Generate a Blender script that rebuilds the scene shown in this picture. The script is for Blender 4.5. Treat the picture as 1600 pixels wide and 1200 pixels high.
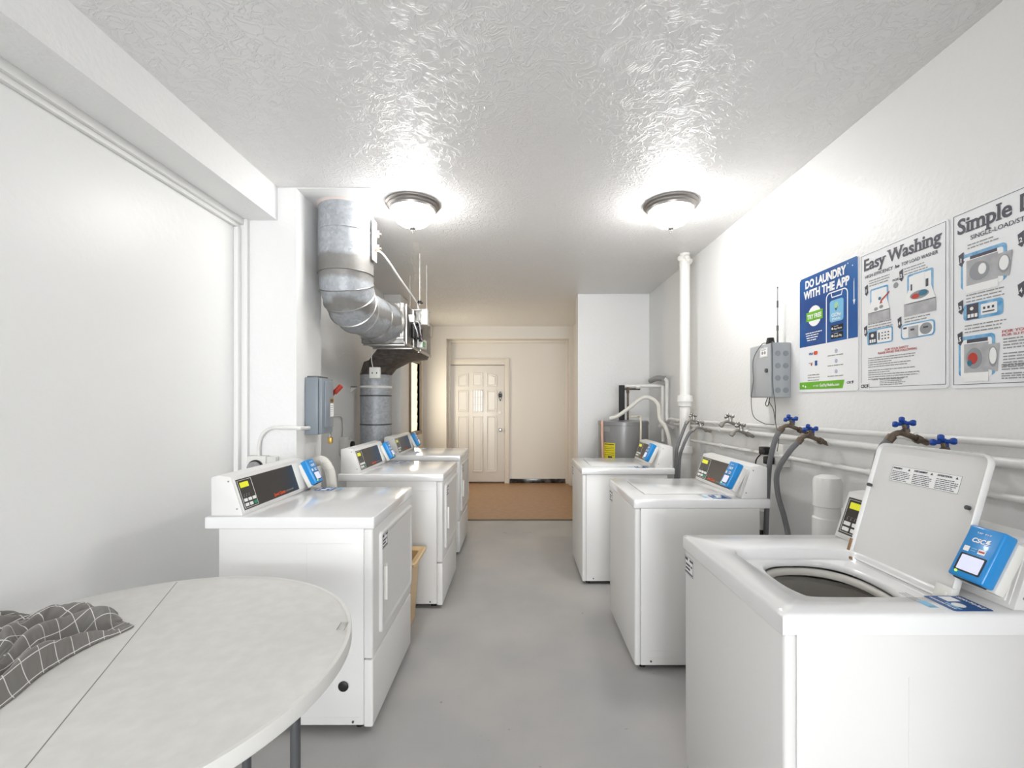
import bpy, bmesh, math, random
import numpy as np
from mathutils import Matrix, Vector
random.seed(7)
for o in list(bpy.data.objects): bpy.data.objects.remove(o)
SC = bpy.context.scene
COL = SC.collection
PI = math.pi

# ------------------------------------------------------------------ camera
cd = bpy.data.cameras.new('camera'); cam = bpy.data.objects.new('camera', cd); COL.objects.link(cam)
cam.location = (0, 0, 1.4); cam.rotation_euler = (PI/2, 0, 0)
cd.sensor_width = 36; cd.lens = 711/1600*36
cd.shift_x = -10/1600; cd.shift_y = 29/1600
cd.clip_start = .02; cd.clip_end = 60
SC.camera = cam

# ------------------------------------------------------------------ world, light, exposure
EXPOSURE = 0.50
LAMP = 42.0          # emission of the glass shades of the ceiling lights
REAR_FILL = 235.0       # fill light added behind the camera, set in a made-up window
ENTRY = 10.0          # daylight through the window by the entry door
vs = SC.view_settings
vs.view_transform = 'Standard'; vs.look = 'None'; vs.gamma = 1; vs.exposure = EXPOSURE; vs.use_curve_mapping = False
w = bpy.data.worlds.new('world'); SC.world = w; w.use_nodes = True
w.node_tree.nodes['Background'].inputs[0].default_value = (.75, .85, 1, 1)
w.node_tree.nodes['Background'].inputs[1].default_value = 1.0
def area(name, loc, rot, sx, sy, power, color=(1, 1, 1)):
    l = bpy.data.lights.new(name, 'AREA'); l.shape = 'RECTANGLE'; l.size = sx; l.size_y = sy; l.energy = power; l.color = color
    o = bpy.data.objects.new(name, l); COL.objects.link(o); o.location = loc; o.rotation_euler = rot
    return o
area('fill_behind_camera', (0.0, -6.93, 1.25), (PI/2, 0, 0), 2.7, 2.3, REAR_FILL, (.97, .985, 1))
area('daylight_entry_window', (-1.55, 6.95, 1.45), (PI/2, 0, -PI/2), .40, 1.1, ENTRY, (1, .89, .68))

# ------------------------------------------------------------------ materials
MATS = {}
def srgb(r, g, b):
    f = lambda c: (c/255/12.92) if c/255 <= .04045 else ((c/255+.055)/1.055)**2.4
    return (f(r), f(g), f(b), 1)
def mat(name, col, rough=.5, metal=0., bump=None, vary=None, emit=None, coat=0., spec=None):
    """bump=(scale,strength,distance)  vary=(scale,amount,colour2)"""
    if name in MATS: return MATS[name]
    m = bpy.data.materials.new(name); m.use_nodes = True; MATS[name] = m
    nt = m.node_tree; b = nt.nodes['Principled BSDF']
    c = srgb(*col); b.inputs['Base Color'].default_value = c
    b.inputs['Roughness'].default_value = rough; b.inputs['Metallic'].default_value = metal
    if coat: b.inputs['Coat Weight'].default_value = coat; b.inputs['Coat Roughness'].default_value = .08
    if spec is not None: b.inputs['Specular IOR Level'].default_value = spec
    if emit:
        b.inputs['Emission Color'].default_value = c; b.inputs['Emission Strength'].default_value = emit
    tc = None
    if bump or vary:
        tc = nt.nodes.new('ShaderNodeTexCoord')
    if bump:
        n = nt.nodes.new('ShaderNodeTexNoise'); n.inputs['Scale'].default_value = bump[0]; n.inputs['Detail'].default_value = 3
        nt.links.new(tc.outputs['Object'], n.inputs['Vector'])
        bp = nt.nodes.new('ShaderNodeBump'); bp.inputs['Strength'].default_value = bump[1]; bp.inputs['Distance'].default_value = bump[2]
        nt.links.new(n.outputs['Fac'], bp.inputs['Height']); nt.links.new(bp.outputs['Normal'], b.inputs['Normal'])
    if vary:
        n = nt.nodes.new('ShaderNodeTexNoise'); n.inputs['Scale'].default_value = vary[0]; n.inputs['Detail'].default_value = 6
        nt.links.new(tc.outputs['Object'], n.inputs['Vector'])
        r = nt.nodes.new('ShaderNodeValToRGB'); r.color_ramp.elements[0].position = .38; r.color_ramp.elements[1].position = .38+.35*vary[1]
        r.color_ramp.elements[0].color = srgb(*vary[2]); r.color_ramp.elements[1].color = c
        nt.links.new(n.outputs['Fac'], r.inputs['Fac']); nt.links.new(r.outputs['Color'], b.inputs['Base Color'])
    return m

def trowel(name, col, rough, scale=9, strength=.6, fine=70):
    """skip-trowel / orange-peel paint: ridged noise + fine grain bump"""
    m = mat(name, col, rough); nt = m.node_tree; b = nt.nodes['Principled BSDF']
    tc = nt.nodes.new('ShaderNodeTexCoord')
    n0 = nt.nodes.new('ShaderNodeTexNoise'); n0.inputs['Scale'].default_value = scale; n0.inputs['Detail'].default_value = 5; n0.inputs['Distortion'].default_value = 1.6
    nt.links.new(tc.outputs['Object'], n0.inputs['Vector'])
    a = nt.nodes.new('ShaderNodeMath'); a.operation = 'SUBTRACT'; a.inputs[1].default_value = .5
    ab = nt.nodes.new('ShaderNodeMath'); ab.operation = 'ABSOLUTE'
    pw = nt.nodes.new('ShaderNodeMapRange'); pw.inputs['From Min'].default_value = 0; pw.inputs['From Max'].default_value = .07
    pw.inputs['To Min'].default_value = 1; pw.inputs['To Max'].default_value = 0
    nt.links.new(n0.outputs['Fac'], a.inputs[0]); nt.links.new(a.outputs[0], ab.inputs[0]); nt.links.new(ab.outputs[0], pw.inputs['Value'])
    n1 = nt.nodes.new('ShaderNodeTexNoise'); n1.inputs['Scale'].default_value = fine; n1.inputs['Detail'].default_value = 2
    nt.links.new(tc.outputs['Object'], n1.inputs['Vector'])
    mx = nt.nodes.new('ShaderNodeMath'); mx.operation = 'MULTIPLY_ADD'; mx.inputs[1].default_value = .45
    nt.links.new(n1.outputs['Fac'], mx.inputs[0]); nt.links.new(pw.outputs[0], mx.inputs[2])
    bp = nt.nodes.new('ShaderNodeBump'); bp.inputs['Strength'].default_value = strength; bp.inputs['Distance'].default_value = .006
    nt.links.new(mx.outputs[0], bp.inputs['Height']); nt.links.new(bp.outputs['Normal'], b.inputs['Normal'])
    return m

M_WALL = mat('wall_paint', (240, 240, 239), .42, bump=(45, .35, .006))
M_PANEL = mat('panel_paint', (240, 240, 239), .4, bump=(28, .25, .005))
M_TRIM = mat('trim_paint', (240, 240, 238), .4, bump=(30, .12, .003))
M_CEIL = trowel('ceiling_texture', (238, 237, 236), .36, scale=15, strength=.52, fine=60)
M_CREAM = mat('cream_paint', (232, 228, 222), .5, bump=(30, .2, .005))
M_CREAMT = mat('cream_trim', (234, 228, 218), .42)
M_DOORP = mat('door_paint', (236, 233, 229), .3)
M_ENAMEL = mat('white_enamel', (229, 228, 226), .40, coat=.06)
M_ENAMEL2 = mat('white_top_enamel', (238, 238, 238), .16, coat=.4)
M_PLAST = mat('white_plastic', (234, 233, 228), .4)
M_SEAM = mat('dark_seam', (70, 70, 68), .7)
M_BLACK = mat('black_plastic', (24, 24, 24), .4)
M_BLKPANEL = mat('black_console_panel', (52, 50, 50), .28)
M_BLUE = mat('blue_plastic', (26, 142, 216), .3, coat=.3)
M_BLUE2 = mat('dark_blue_print', (20, 82, 150), .4)
M_LBLUE = mat('light_blue_print', (130, 195, 230), .4)
M_SCREEN = mat('lcd_screen', (205, 208, 235), .25, emit=.35)
M_LCDY = mat('yellow_lcd', (205, 205, 40), .3, emit=.35)
M_LED = mat('green_led', (150, 240, 60), .3, emit=2)
M_GREEN = mat('green_button', (40, 150, 110), .4)
M_GREENP = mat('green_print', (110, 185, 40), .45)
M_ORANGE = mat('orange_print', (230, 90, 45), .45)
M_RED = mat('red_print', (190, 60, 50), .45)
M_REDH = mat('red_handle', (170, 50, 35), .4)
M_GREY = mat('grey_print', (150, 150, 150), .5)
M_DGREY = mat('dark_grey_print', (72, 72, 84), .5)
M_WHITEP = mat('white_print', (248, 248, 247), .45)
M_POSTER = mat('poster_face', (244, 245, 247), .35)
M_GREYBOX = mat('grey_enamel', (176, 180, 183), .4, bump=(60, .1, .002))
M_GREYSW = mat('blue_grey_enamel', (132, 140, 148), .38)
M_STEEL = mat('steel', (170, 168, 165), .35, metal=.9)
M_DSTEEL = mat('dark_steel', (95, 98, 100), .4, metal=.6)
M_HOSE = mat('grey_rubber_hose', (112, 112, 114), .6)
M_BRASS = mat('weathered_brass', (128, 112, 96), .5, metal=.5, vary=(60, 1, (96, 84, 74)))
M_GOLD = mat('brass', (190, 155, 80), .35, metal=.8)
M_COPPER = mat('copper', (222, 178, 160), .45, metal=.1)
M_PIPE = mat('painted_pipe', (232, 231, 228), .35, bump=(40, .15, .003))
M_PVC = mat('pvc_pipe', (236, 235, 232), .32)
M_VALVEB = mat('blue_valve_handle', (20, 70, 160), .45)
M_INSUL = mat('foam_insulation', (52, 52, 54), .85)
M_FOIL = mat('silver_insulation', (150, 150, 150), .45, metal=.4, bump=(60, .5, .006))
M_HEATER = mat('heater_grey', (136, 136, 136), .3, coat=.2)
M_YELLOW = mat('yellow_label', (235, 220, 30), .5)
M_RIM = mat('brushed_nickel', (150, 146, 143), .38, metal=.75)
M_TAN = mat('tan_plastic', (214, 184, 138), .45)
M_TABLE = mat('table_laminate', (226, 225, 221), .4, vary=(22, 1, (219, 217, 212)))
M_TEDGE = mat('table_edge', (230, 229, 225), .4)
M_LEG = mat('grey_leg', (88, 90, 92), .4, metal=.3)
M_BIRCH = mat('vent_hose_white', (228, 226, 218), .5)
M_STAIN = mat('rust_stain', (150, 115, 80), .6)
M_CABLE = mat('grey_cable', (80, 80, 80), .5)
M_BASKET = mat('basket_metal', (190, 186, 178), .4)
M_RING = mat('tub_ring_plastic', (226, 223, 216), .35)

# floor: painted concrete with faint blotches and scuffs
def floor_mat():
    m = mat('painted_concrete', (168, 164, 160), .36); nt = m.node_tree; b = nt.nodes['Principled BSDF']
    tc = nt.nodes.new('ShaderNodeTexCoord')
    n = nt.nodes.new('ShaderNodeTexNoise'); n.inputs['Scale'].default_value = 1.7; n.inputs['Detail'].default_value = 8
    r = nt.nodes.new('ShaderNodeValToRGB'); e = r.color_ramp.elements
    e[0].position = .35; e[0].color = srgb(168, 168, 168); e[1].position = .68; e[1].color = srgb(184, 181, 178)
    nt.links.new(tc.outputs['Object'], n.inputs['Vector']); nt.links.new(n.outputs['Fac'], r.inputs['Fac'])
    s = nt.nodes.new('ShaderNodeTexNoise'); s.inputs['Scale'].default_value = 16; s.inputs['Detail'].default_value = 6; s.inputs['Distortion'].default_value = .8
    sr = nt.nodes.new('ShaderNodeValToRGB'); sr.color_ramp.elements[0].position = .72; sr.color_ramp.elements[1].position = .76
    nt.links.new(tc.outputs['Object'], s.inputs['Vector']); nt.links.new(s.outputs['Fac'], sr.inputs['Fac'])
    mx = nt.nodes.new('ShaderNodeMixRGB'); mx.inputs[2].default_value = srgb(128, 124, 120)
    fm = nt.nodes.new('ShaderNodeMath'); fm.operation = 'MULTIPLY'; fm.inputs[1].default_value = .75
    nt.links.new(sr.outputs['Color'], fm.inputs[0]); nt.links.new(fm.outputs[0], mx.inputs[0])
    nt.links.new(r.outputs['Color'], mx.inputs[1]); nt.links.new(mx.outputs[0], b.inputs['Base Color'])
    bp = nt.nodes.new('ShaderNodeBump'); bp.inputs['Strength'].default_value = .15; bp.inputs['Distance'].default_value = .004
    nt.links.new(s.outputs['Fac'], bp.inputs['Height']); nt.links.new(bp.outputs['Normal'], b.inputs['Normal'])
    return m
M_FLOOR = floor_mat()
M_VINYL = mat('tan_vinyl', (178, 138, 96), .35, vary=(14, 1, (166, 126, 86)), bump=(50, .1, .002))

def duct_mat(name, smear):
    m = mat(name, (172, 176, 181), .5, metal=.3); nt = m.node_tree; b = nt.nodes['Principled BSDF']
    tc = nt.nodes.new('ShaderNodeTexCoord')
    v = nt.nodes.new('ShaderNodeTexVoronoi'); v.inputs['Scale'].default_value = 55
    nt.links.new(tc.outputs['Object'], v.inputs['Vector'])
    r = nt.nodes.new('ShaderNodeValToRGB'); r.color_ramp.elements[0].color = srgb(160, 165, 171); r.color_ramp.elements[1].color = srgb(188, 191, 195)
    nt.links.new(v.outputs['Color'], r.inputs['Fac'])
    out = r.outputs['Color']
    if smear:      # grey sealant brushed over the joints in uneven bands
        sp = nt.nodes.new('ShaderNodeSeparateXYZ'); nt.links.new(tc.outputs['Object'], sp.inputs[0])
        n = nt.nodes.new('ShaderNodeTexNoise'); n.inputs['Scale'].default_value = 5; n.inputs['Detail'].default_value = 5
        nt.links.new(tc.outputs['Object'], n.inputs['Vector'])
        md = nt.nodes.new('ShaderNodeMath'); md.operation = 'MULTIPLY_ADD'; md.inputs[1].default_value = .16
        nt.links.new(n.outputs['Fac'], md.inputs[0]); nt.links.new(sp.outputs['Z'], md.inputs[2])
        rr = nt.nodes.new('ShaderNodeValToRGB'); cr = rr.color_ramp; cr.interpolation = 'LINEAR'
        mr = nt.nodes.new('ShaderNodeMapRange'); mr.inputs['From Min'].default_value = smear[0]; mr.inputs['From Max'].default_value = smear[1]
        nt.links.new(md.outputs[0], mr.inputs['Value']); nt.links.new(mr.outputs[0], rr.inputs['Fac'])
        pts = smear[2]
        cr.elements[0].position = 0; cr.elements[0].color = (pts[0][1],)*3+(1,)
        cr.elements[1].position = 1; cr.elements[1].color = (pts[-1][1],)*3+(1,)
        for p, val in pts[1:-1]:
            e = cr.elements.new(p); e.color = (val,)*3+(1,)
        mx = nt.nodes.new('ShaderNodeMixRGB'); mx.inputs[2].default_value = srgb(128, 124, 119)
        nt.links.new(rr.outputs['Color'], mx.inputs[0]); nt.links.new(out, mx.inputs[1]); out = mx.outputs[0]
    nt.links.new(out, b.inputs['Base Color'])
    return m
M_DUCT = duct_mat('galvanised_duct', None)
M_DUCT2 = duct_mat('galvanised_duct_sealed', (-.9, 0.1, [(0, .2), (.12, .7), (.16, .9), (.18, .1), (.27, .1), (.29, .85), (.345, .85), (.37, .05), (.47, .05), (.50, .8), (.56, .9), (.63, .8), (.66, 0), (1, 0)]))
M_DUCTD = mat('dusty_duct', (112, 104, 98), .6, metal=.3, vary=(20, 1, (78, 72, 68)))
M_PLENUM = mat('plenum_metal', (150, 149, 146), .4, metal=.65, vary=(16, .8, (104, 102, 100)))

def glass_shade_mat():
    m = mat('lamp_glass', (255, 253, 248), .3)
    nt = m.node_tree; b = nt.nodes['Principled BSDF']
    b.inputs['Emission Color'].default_value = (1, .99, .968, 1); b.inputs['Emission Strength'].default_value = LAMP
    return m
M_LAMP = glass_shade_mat()
M_PANE = mat('pane_glass', (240, 232, 205), .2, emit=.75)

# ------------------------------------------------------------------ mesh builder
def catmull(pts, k=8):
    P = [Vector(p) for p in pts]
    if len(P) < 3: return P
    out = []
    Q = [P[0]*2-P[1]] + P + [P[-1]*2-P[-2]]
    for i in range(1, len(Q)-2):
        for j in range(k):
            t = j/k
            a, b, c, d = Q[i-1], Q[i], Q[i+1], Q[i+2]
            out.append(.5*((2*b)+(c-a)*t+(2*a-5*b+4*c-d)*t*t+(3*b-a-3*c+d)*t**3))
    out.append(P[-1]); return out

class MB:
    def __init__(s, M=None): s.bm = bmesh.new(); s.M = M or Matrix(); s.mi = 0
    def _add(s, bm2):
        me = bpy.data.meshes.new('t'); bm2.to_mesh(me); bm2.free(); s.mesh(me); bpy.data.meshes.remove(me)
    def mesh(s, me, T=None):
        n0 = len(s.bm.faces)
        me.transform(s.M @ (T or Matrix()))
        s.bm.from_mesh(me); s.bm.faces.ensure_lookup_table()
        for f in s.bm.faces[n0:]: f.material_index = s.mi
    def box(s, x0, x1, y0, y1, z0, z1, bev=0, seg=2, T=None, open_top=False):
        b = bmesh.new(); bmesh.ops.create_cube(b, size=1)
        for v in b.verts:
            v.co = Vector(((x0+x1)/2+v.co.x*(x1-x0), (y0+y1)/2+v.co.y*(y1-y0), (z0+z1)/2+v.co.z*(z1-z0)))
        if open_top:
            bmesh.ops.delete(b, geom=[f for f in b.faces if f.normal.z > .5], context='FACES_ONLY')
        if bev: bmesh.ops.bevel(b, geom=list(b.edges), offset=bev, segments=seg, profile=.5, affect='EDGES')
        if T: bmesh.ops.transform(b, matrix=T, verts=b.verts)
        s._add(b); return s
    def cyl(s, p0, p1, r, r1=None, n=24, bev=0, cap=True):
        p0, p1 = Vector(p0), Vector(p1); d = p1-p0
        b = bmesh.new()
        bmesh.ops.create_cone(b, cap_ends=cap, segments=n, radius1=r, radius2=r if r1 is None else r1, depth=d.length)
        if bev: bmesh.ops.bevel(b, geom=[e for e in b.edges if abs(e.verts[0].co.z-e.verts[1].co.z) < 1e-6], offset=bev, segments=2, profile=.5, affect='EDGES')
        q = Vector((0, 0, 1)).rotation_difference(d.normalized()).to_matrix().to_4x4()
        bmesh.ops.transform(b, matrix=Matrix.Translation((p0+p1)/2) @ q, verts=b.verts)
        s._add(b); return s
    def tube(s, pts, r, n=10, smooth=True, k=8, ribs=None):
        P = catmull(pts, k) if smooth else [Vector(p) for p in pts]
        b = bmesh.new(); rings = []; up = None
        for i, p in enumerate(P):
            t = (P[min(i+1, len(P)-1)]-P[max(i-1, 0)]).normalized()
            if up is None:
                up = t.orthogonal().normalized()
            else:
                up = (up - t*up.dot(t)).normalized()
            sd = t.cross(up)
            rr = r if ribs is None else r*(1+ribs*(1 if i % 2 else -1))
            rings.append([b.verts.new(p+(up*math.cos(a)+sd*math.sin(a))*rr) for a in [2*PI*j/n for j in range(n)]])
        for A, B in zip(rings, rings[1:]):
            for j in range(n): b.faces.new((A[j], A[(j+1) % n], B[(j+1) % n], B[j]))
        b.faces.new(rings[0][::-1]); b.faces.new(rings[-1])
        s._add(b); return s
    def lathe(s, prof, c=(0, 0, 0), n=40, sx=1, sy=1, T=None):
        b = bmesh.new(); rings = []
        for r, z in prof:
            if r < 1e-5: rings.append([b.verts.new((c[0], c[1], c[2]+z))]*n)
            else: rings.append([b.verts.new((c[0]+r*sx*math.cos(2*PI*j/n), c[1]+r*sy*math.sin(2*PI*j/n), c[2]+z)) for j in range(n)])
        for A, B in zip(rings, rings[1:]):
            for j in range(n):
                vs_ = []
                for v in (A[j], A[(j+1) % n], B[(j+1) % n], B[j]):
                    if v not in vs_: vs_.append(v)
                if len(vs_) > 2: b.faces.new(vs_)
        bmesh.ops.recalc_face_normals(b, faces=b.faces)
        if T: bmesh.ops.transform(b, matrix=T, verts=b.verts)
        s._add(b); return s
    def prism(s, poly, vec, bev=0):
        b = bmesh.new(); A = [b.verts.new(p) for p in poly]; B = [b.verts.new(Vector(p)+Vector(vec)) for p in poly]
        n = len(A); b.faces.new(A[::-1]); b.faces.new(B)
        for j in range(n): b.faces.new((A[j], A[(j+1) % n], B[(j+1) % n], B[j]))
        bmesh.ops.recalc_face_normals(b, faces=b.faces)
        if bev: bmesh.ops.bevel(b, geom=list(b.edges), offset=bev, segments=2, profile=.5, affect='EDGES')
        s._add(b); return s
    def loops(s, L, cap=False):
        b = bmesh.new(); R = [[b.verts.new(p) for p in l] for l in L]; n = len(R[0])
        for A, B in zip(R, R[1:]):
            for j in range(n): b.faces.new((A[j], A[(j+1) % n], B[(j+1) % n], B[j]))
        if cap: b.faces.new(R[-1])
        bmesh.ops.recalc_face_normals(b, faces=b.faces)
        s._add(b); return s
    # flat marks on a face: u right, v up, n out of the surface
    def rect(s, u0, u1, v0, v1, n=.0006, t=.0004):
        s.box(u0, u1, v0, v1, n-t, n); return s
    def poly(s, pts, n=.0006, t=.0004):
        s.prism([(p[0], p[1], n-t) for p in pts], (0, 0, t)); return s
    def rrect(s, u0, u1, v0, v1, r, n=.0006, t=.0004, k=6):
        return s.poly(rr_pts(u0, u1, v0, v1, r, k), n, t)
    def frame(s, u0, u1, v0, v1, w_, n=.0006, t=.0004):
        s.rect(u0, u1, v0, v0+w_, n, t); s.rect(u0, u1, v1-w_, v1, n, t); s.rect(u0, u0+w_, v0+w_, v1-w_, n, t); s.rect(u1-w_, u1, v0+w_, v1-w_, n, t); return s
    def disc(s, u, v, r, n=.0006, t=.0004, k=24, rv=None):
        rv = rv or r
        return s.poly([(u+r*math.cos(2*PI*j/k), v+rv*math.sin(2*PI*j/k)) for j in range(k)], n, t)
    def text(s, string, u, v, w_, h, n=.0008, bold=0., serif=False, slant=0., center=False, rot=0.):
        """baseline at v, cap height h, fitted to width w_ (None: natural)"""
        cu = bpy.data.curves.new('t', 'FONT'); cu.body = string; cu.size = 1; cu.offset = bold; cu.resolution_u = 3; cu.extrude = .0004/h*.5 if h else 0
        o = bpy.data.objects.new('t', cu); me = bpy.data.meshes.new_from_object(o)
        bpy.data.objects.remove(o); bpy.data.curves.remove(cu)
        if not me.vertices: return s
        if serif: add_serifs(me, bold)
        co = np.empty(len(me.vertices)*3); me.vertices.foreach_get('co', co); co = co.reshape(-1, 3)
        x0, x1 = co[:, 0].min(), co[:, 0].max(); CAP = .70
        k = h/CAP; kx = k if w_ is None else w_/(x1-x0)
        wid = (x1-x0)*kx
        uu = u-wid/2 if center else u
        X = (co[:, 0]-x0)*kx; Y = co[:, 1]*k
        X = X+Y*slant; cr, sr = math.cos(rot), math.sin(rot)
        out = np.stack([uu+X*cr-Y*sr, v+X*sr+Y*cr, n+co[:, 2]*k], 1)
        me.vertices.foreach_set('co', out.ravel()); s.mesh(me); bpy.data.meshes.remove(me); return s
    def greek(s, u0, u1, v, h, rng, ragged=.25, n=.0008):
        """a line of print too small to read: word-length bars"""
        u = u0; end = u1-(u1-u0)*ragged*rng.random()
        while u < end-h*.6:
            l = h*rng.choice([1.2, 2, 2.6, 3.4, 4.2]); l = min(l, end-u)
            s.rect(u, u+l, v, v+h*.62, n); u += l+h*.55
        return s

def rr_pts(u0, u1, v0, v1, r, k=6):
    out = []
    for cx, cy, a0 in ((u1-r, v1-r, 0), (u0+r, v1-r, PI/2), (u0+r, v0+r, PI), (u1-r, v0+r, 1.5*PI)):
        for j in range(k+1):
            a = a0+PI/2*j/k; out.append((cx+r*math.cos(a), cy+r*math.sin(a)))
    return out

def add_serifs(me, bold):
    bm = bmesh.new(); bm.from_mesh(me); zs = [v.co.z for v in bm.verts]; z0, z1 = min(zs), max(zs)
    segs = set()
    for e in bm.edges:
        a, b = e.verts[0].co, e.verts[1].co
        if abs(a.y-b.y) < .004 and .05 < abs(a.x-b.x) < .22 and abs(a.z-b.z) < 1e-5:
            y = a.y
            top = None
            # the stem must run away from this edge on one side only
            for f in e.link_faces:
                if abs(f.normal.z) > .5:
                    top = f.calc_center_median().y < y
            if top is None or sum(abs(f.normal.z) > .5 for f in e.link_faces) > 1: continue
            if abs(y) < .05 or y > .4 or y < -.1:
                segs.add((round(min(a.x, b.x), 3), round(max(a.x, b.x), 3), round(y, 3), top))
    pairs = [((a+b)/2, y) for a, b, y, tp in segs for c, d, y2, tp2 in segs if abs((a+b)/2-(c+d)/2) < .05 and tp and not tp2 and 0 < y-y2 < .25]
    for x0, x1, y, top in segs:
        if y > .4 and any(abs((x0+x1)/2-cx) < .06 and -.02 < cy-y < .26 for cx, cy in pairs): continue
        h = .07; e = .055
        ya, yb = (y-h, y) if top else (y, y+h)
        b2 = bmesh.ops.create_cube(bm, size=1)['verts']
        for v in b2:
            v.co = Vector(((x0+x1)/2+v.co.x*(x1-x0+2*e), (ya+yb)/2+v.co.y*(yb-ya), (z0+z1)/2+v.co.z*(z1-z0)*1.2))
    bm.to_mesh(me); bm.free()

def obj(name, mb, mats, parent=None, ang=35, kind=None):
    me = bpy.data.meshes.new(name); mb.bm.to_mesh(me); mb.bm.free()
    for m in (mats if isinstance(mats, (list, tuple)) else [mats]): me.materials.append(m)
    me.polygons.foreach_set('use_smooth', [True]*len(me.polygons))
    me.set_sharp_from_angle(angle=math.radians(ang))
    o = bpy.data.objects.new(name, me); COL.objects.link(o)
    if parent: o.parent = parent
    if kind: o['kind'] = kind
    return o
def tag(o, label, cat, group=None):
    o['label'] = label; o['category'] = cat
    if group: o['group'] = group
    return o
def thing(name, label, cat, loc=(0, 0, 0), rz=0, group=None):
    o = bpy.data.objects.new(name, None); COL.objects.link(o); o.empty_display_size = .1
    o.location = loc; o.rotation_euler = (0, 0, rz)
    return tag(o, label, cat, group)
def Wm(t):      # world coordinates -> the thing's own
    return (Matrix.Translation(t.location) @ Matrix.Rotation(t.rotation_euler[2], 4, 'Z')).inverted()
def dup(root, loc, rz, label, group=None):
    r = root.copy(); COL.objects.link(r); r.location = loc; r.rotation_euler = (0, 0, rz); r['label'] = label
    if group: r['group'] = group
    for ch in list(root.children):
        c = ch.copy(); COL.objects.link(c); c.parent = r
        for g in list(ch.children):
            d = g.copy(); COL.objects.link(d); d.parent = c
    return r
def at(px, py, Y):          # point of the room at depth Y from measurements in the photograph
    return Vector(((px-810)*Y/711, Y, 1.4-(py-629)*Y/711))
def basis(o, u, v):         # matrix of a plane with origin o, right u, up v
    u = Vector(u).normalized(); v = Vector(v).normalized(); n = u.cross(v)
    return Matrix(((u.x, v.x, n.x, o[0]), (u.y, v.y, n.y, o[1]), (u.z, v.z, n.z, o[2]), (0, 0, 0, 1)))

# ------------------------------------------------------------------ the room
H = 2.685; XR = 1.55; XL = -1.667; XW = -1.6; YB = -7.0; YE = 5.40; YF = 7.66; YD = 7.90; XFR = .93
S = 'structure'
obj('floor', MB().box(-1.9, 1.75, YB-.2, YE+.02, -.1, 0), M_FLOOR, kind=S)
obj('floor', MB().box(-1.9, 1.75, YE+.02, 8.3, -.1, .003), M_VINYL, kind=S)
obj('trim_1', MB().box(-1.6, .93, YE, YE+.03, .0, .008, .002), mat('threshold_strip', (88, 76, 64), .5), kind=S)
obj('ceiling', MB().box(-1.9, 1.75, YB-.2, 8.3, H, H+.1), M_CEIL, kind=S)
obj('wall_right', MB().box(XR, XR+.15, YB-.2, YE, 0, H), M_WALL, kind=S)
# wall behind the camera; its window is added to hold the fill light
mb = MB(); mb.box(-1.9, -1.4, YB-.15, YB, 0, H).box(1.4, 1.75, YB-.15, YB, 0, H).box(-1.4, 1.4, YB-.15, YB, 0, .08).box(-1.4, 1.4, YB-.15, YB, 2.42, H)
obj('wall_back', mb, M_WALL, kind=S)
mb = MB(); mb.box(-1.4, 1.4, YB-.1, YB-.02, .08, .13).box(-1.4, 1.4, YB-.1, YB-.02, 2.37, 2.42).box(-1.4, -1.35, YB-.1, YB-.02, .13, 2.37).box(1.35, 1.4, YB-.1, YB-.02, .13, 2.37).box(-.02, .02, YB-.1, YB-.02, .13, 2.37)
obj('fill_window', mb, M_TRIM, kind=S)
obj('wall_right', MB().box(.98, XR, -.62, -.42, 0, H), M_WALL, kind=S)   # unseen pier behind the camera, added to shade the nearest washer's side
# left side: sealed panel in a stepped frame under a beam, pier, then the wall by the ducts
obj('wall_left', MB().box(XL-.15, XL, YB, 2.72, 0, H), M_PANEL, kind=S)
mb = MB(); mb.box(XL, -1.439, YB, 2.72, 2.488, H)
obj('trim_2', mb, M_WALL, kind=S)                                   # beam
mb = MB(); mb.box(XL, -1.627, YB, 2.72, 2.452, 2.489, .003).box(XL, -1.645, YB, 2.70, 2.43, 2.453, .003)
mb.box(XL, -1.607, 2.695, 2.722, 0, 2.488, .003).box(XL, -1.640, 2.66, 2.697, 0, 2.43, .003)
obj('trim_3', mb, M_TRIM, kind=S)                                   # stepped frame
obj('wall_left', MB().box(XL-.15, -1.327, 2.72, 3.06, 0, H), M_WALL, kind=S)
obj('wall_left', MB().box(XW-.2, XW, 3.06, 5.80, 0, H), M_WALL, kind=S)
obj('wall_left', MB().box(XW, -1.397, 5.40, 5.78, 0, H, .012), M_WALL, kind=S)
# far left wall with its window opening
WY0, WY1, WZ0, WZ1 = 6.72, 7.36, .95, 2.02
mb = MB(); mb.box(XW-.2, XW, 5.80, WY0, 0, H).box(XW-.2, XW, WY1, YF, 0, H).box(XW-.2, XW, WY0, WY1, 0, WZ0).box(XW-.2, XW, WY0, WY1, WZ1, H)
obj('wall_left', mb, M_CREAM, kind=S)
obj('trim_4', MB().box(XW, -1.445, 5.78, YF, 2.49, H), M_CREAM, kind=S)
wf = obj('window_1', MB().box(XW-.08, XW+.02, WY0-.05, WY0, WZ0-.05, WZ1+.05).box(XW-.08, XW+.02, WY1, WY1+.05, WZ0-.05, WZ1+.05)
         .box(XW-.08, XW+.02, WY0, WY1, WZ1, WZ1+.05).box(XW-.08, XW+.04, WY0, WY1, WZ0-.05, WZ0), mat('window_frame_brown', (150, 132, 118), .5), kind=S)
mb = MB()
nl = 9
for i in range(nl):      # glass louvres
    z = WZ0+(i+.5)*(WZ1-WZ0)/nl
    mb.box(WY0, WY1, -.003, .003, -.062, .062, T=Matrix.Translation((XW-.04, 0, z)) @ Matrix.Rotation(PI/2, 4, 'Z') @ Matrix.Rotation(.07, 4, 'X'))
obj('louvre_glass', mb, M_PANE, wf)
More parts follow.
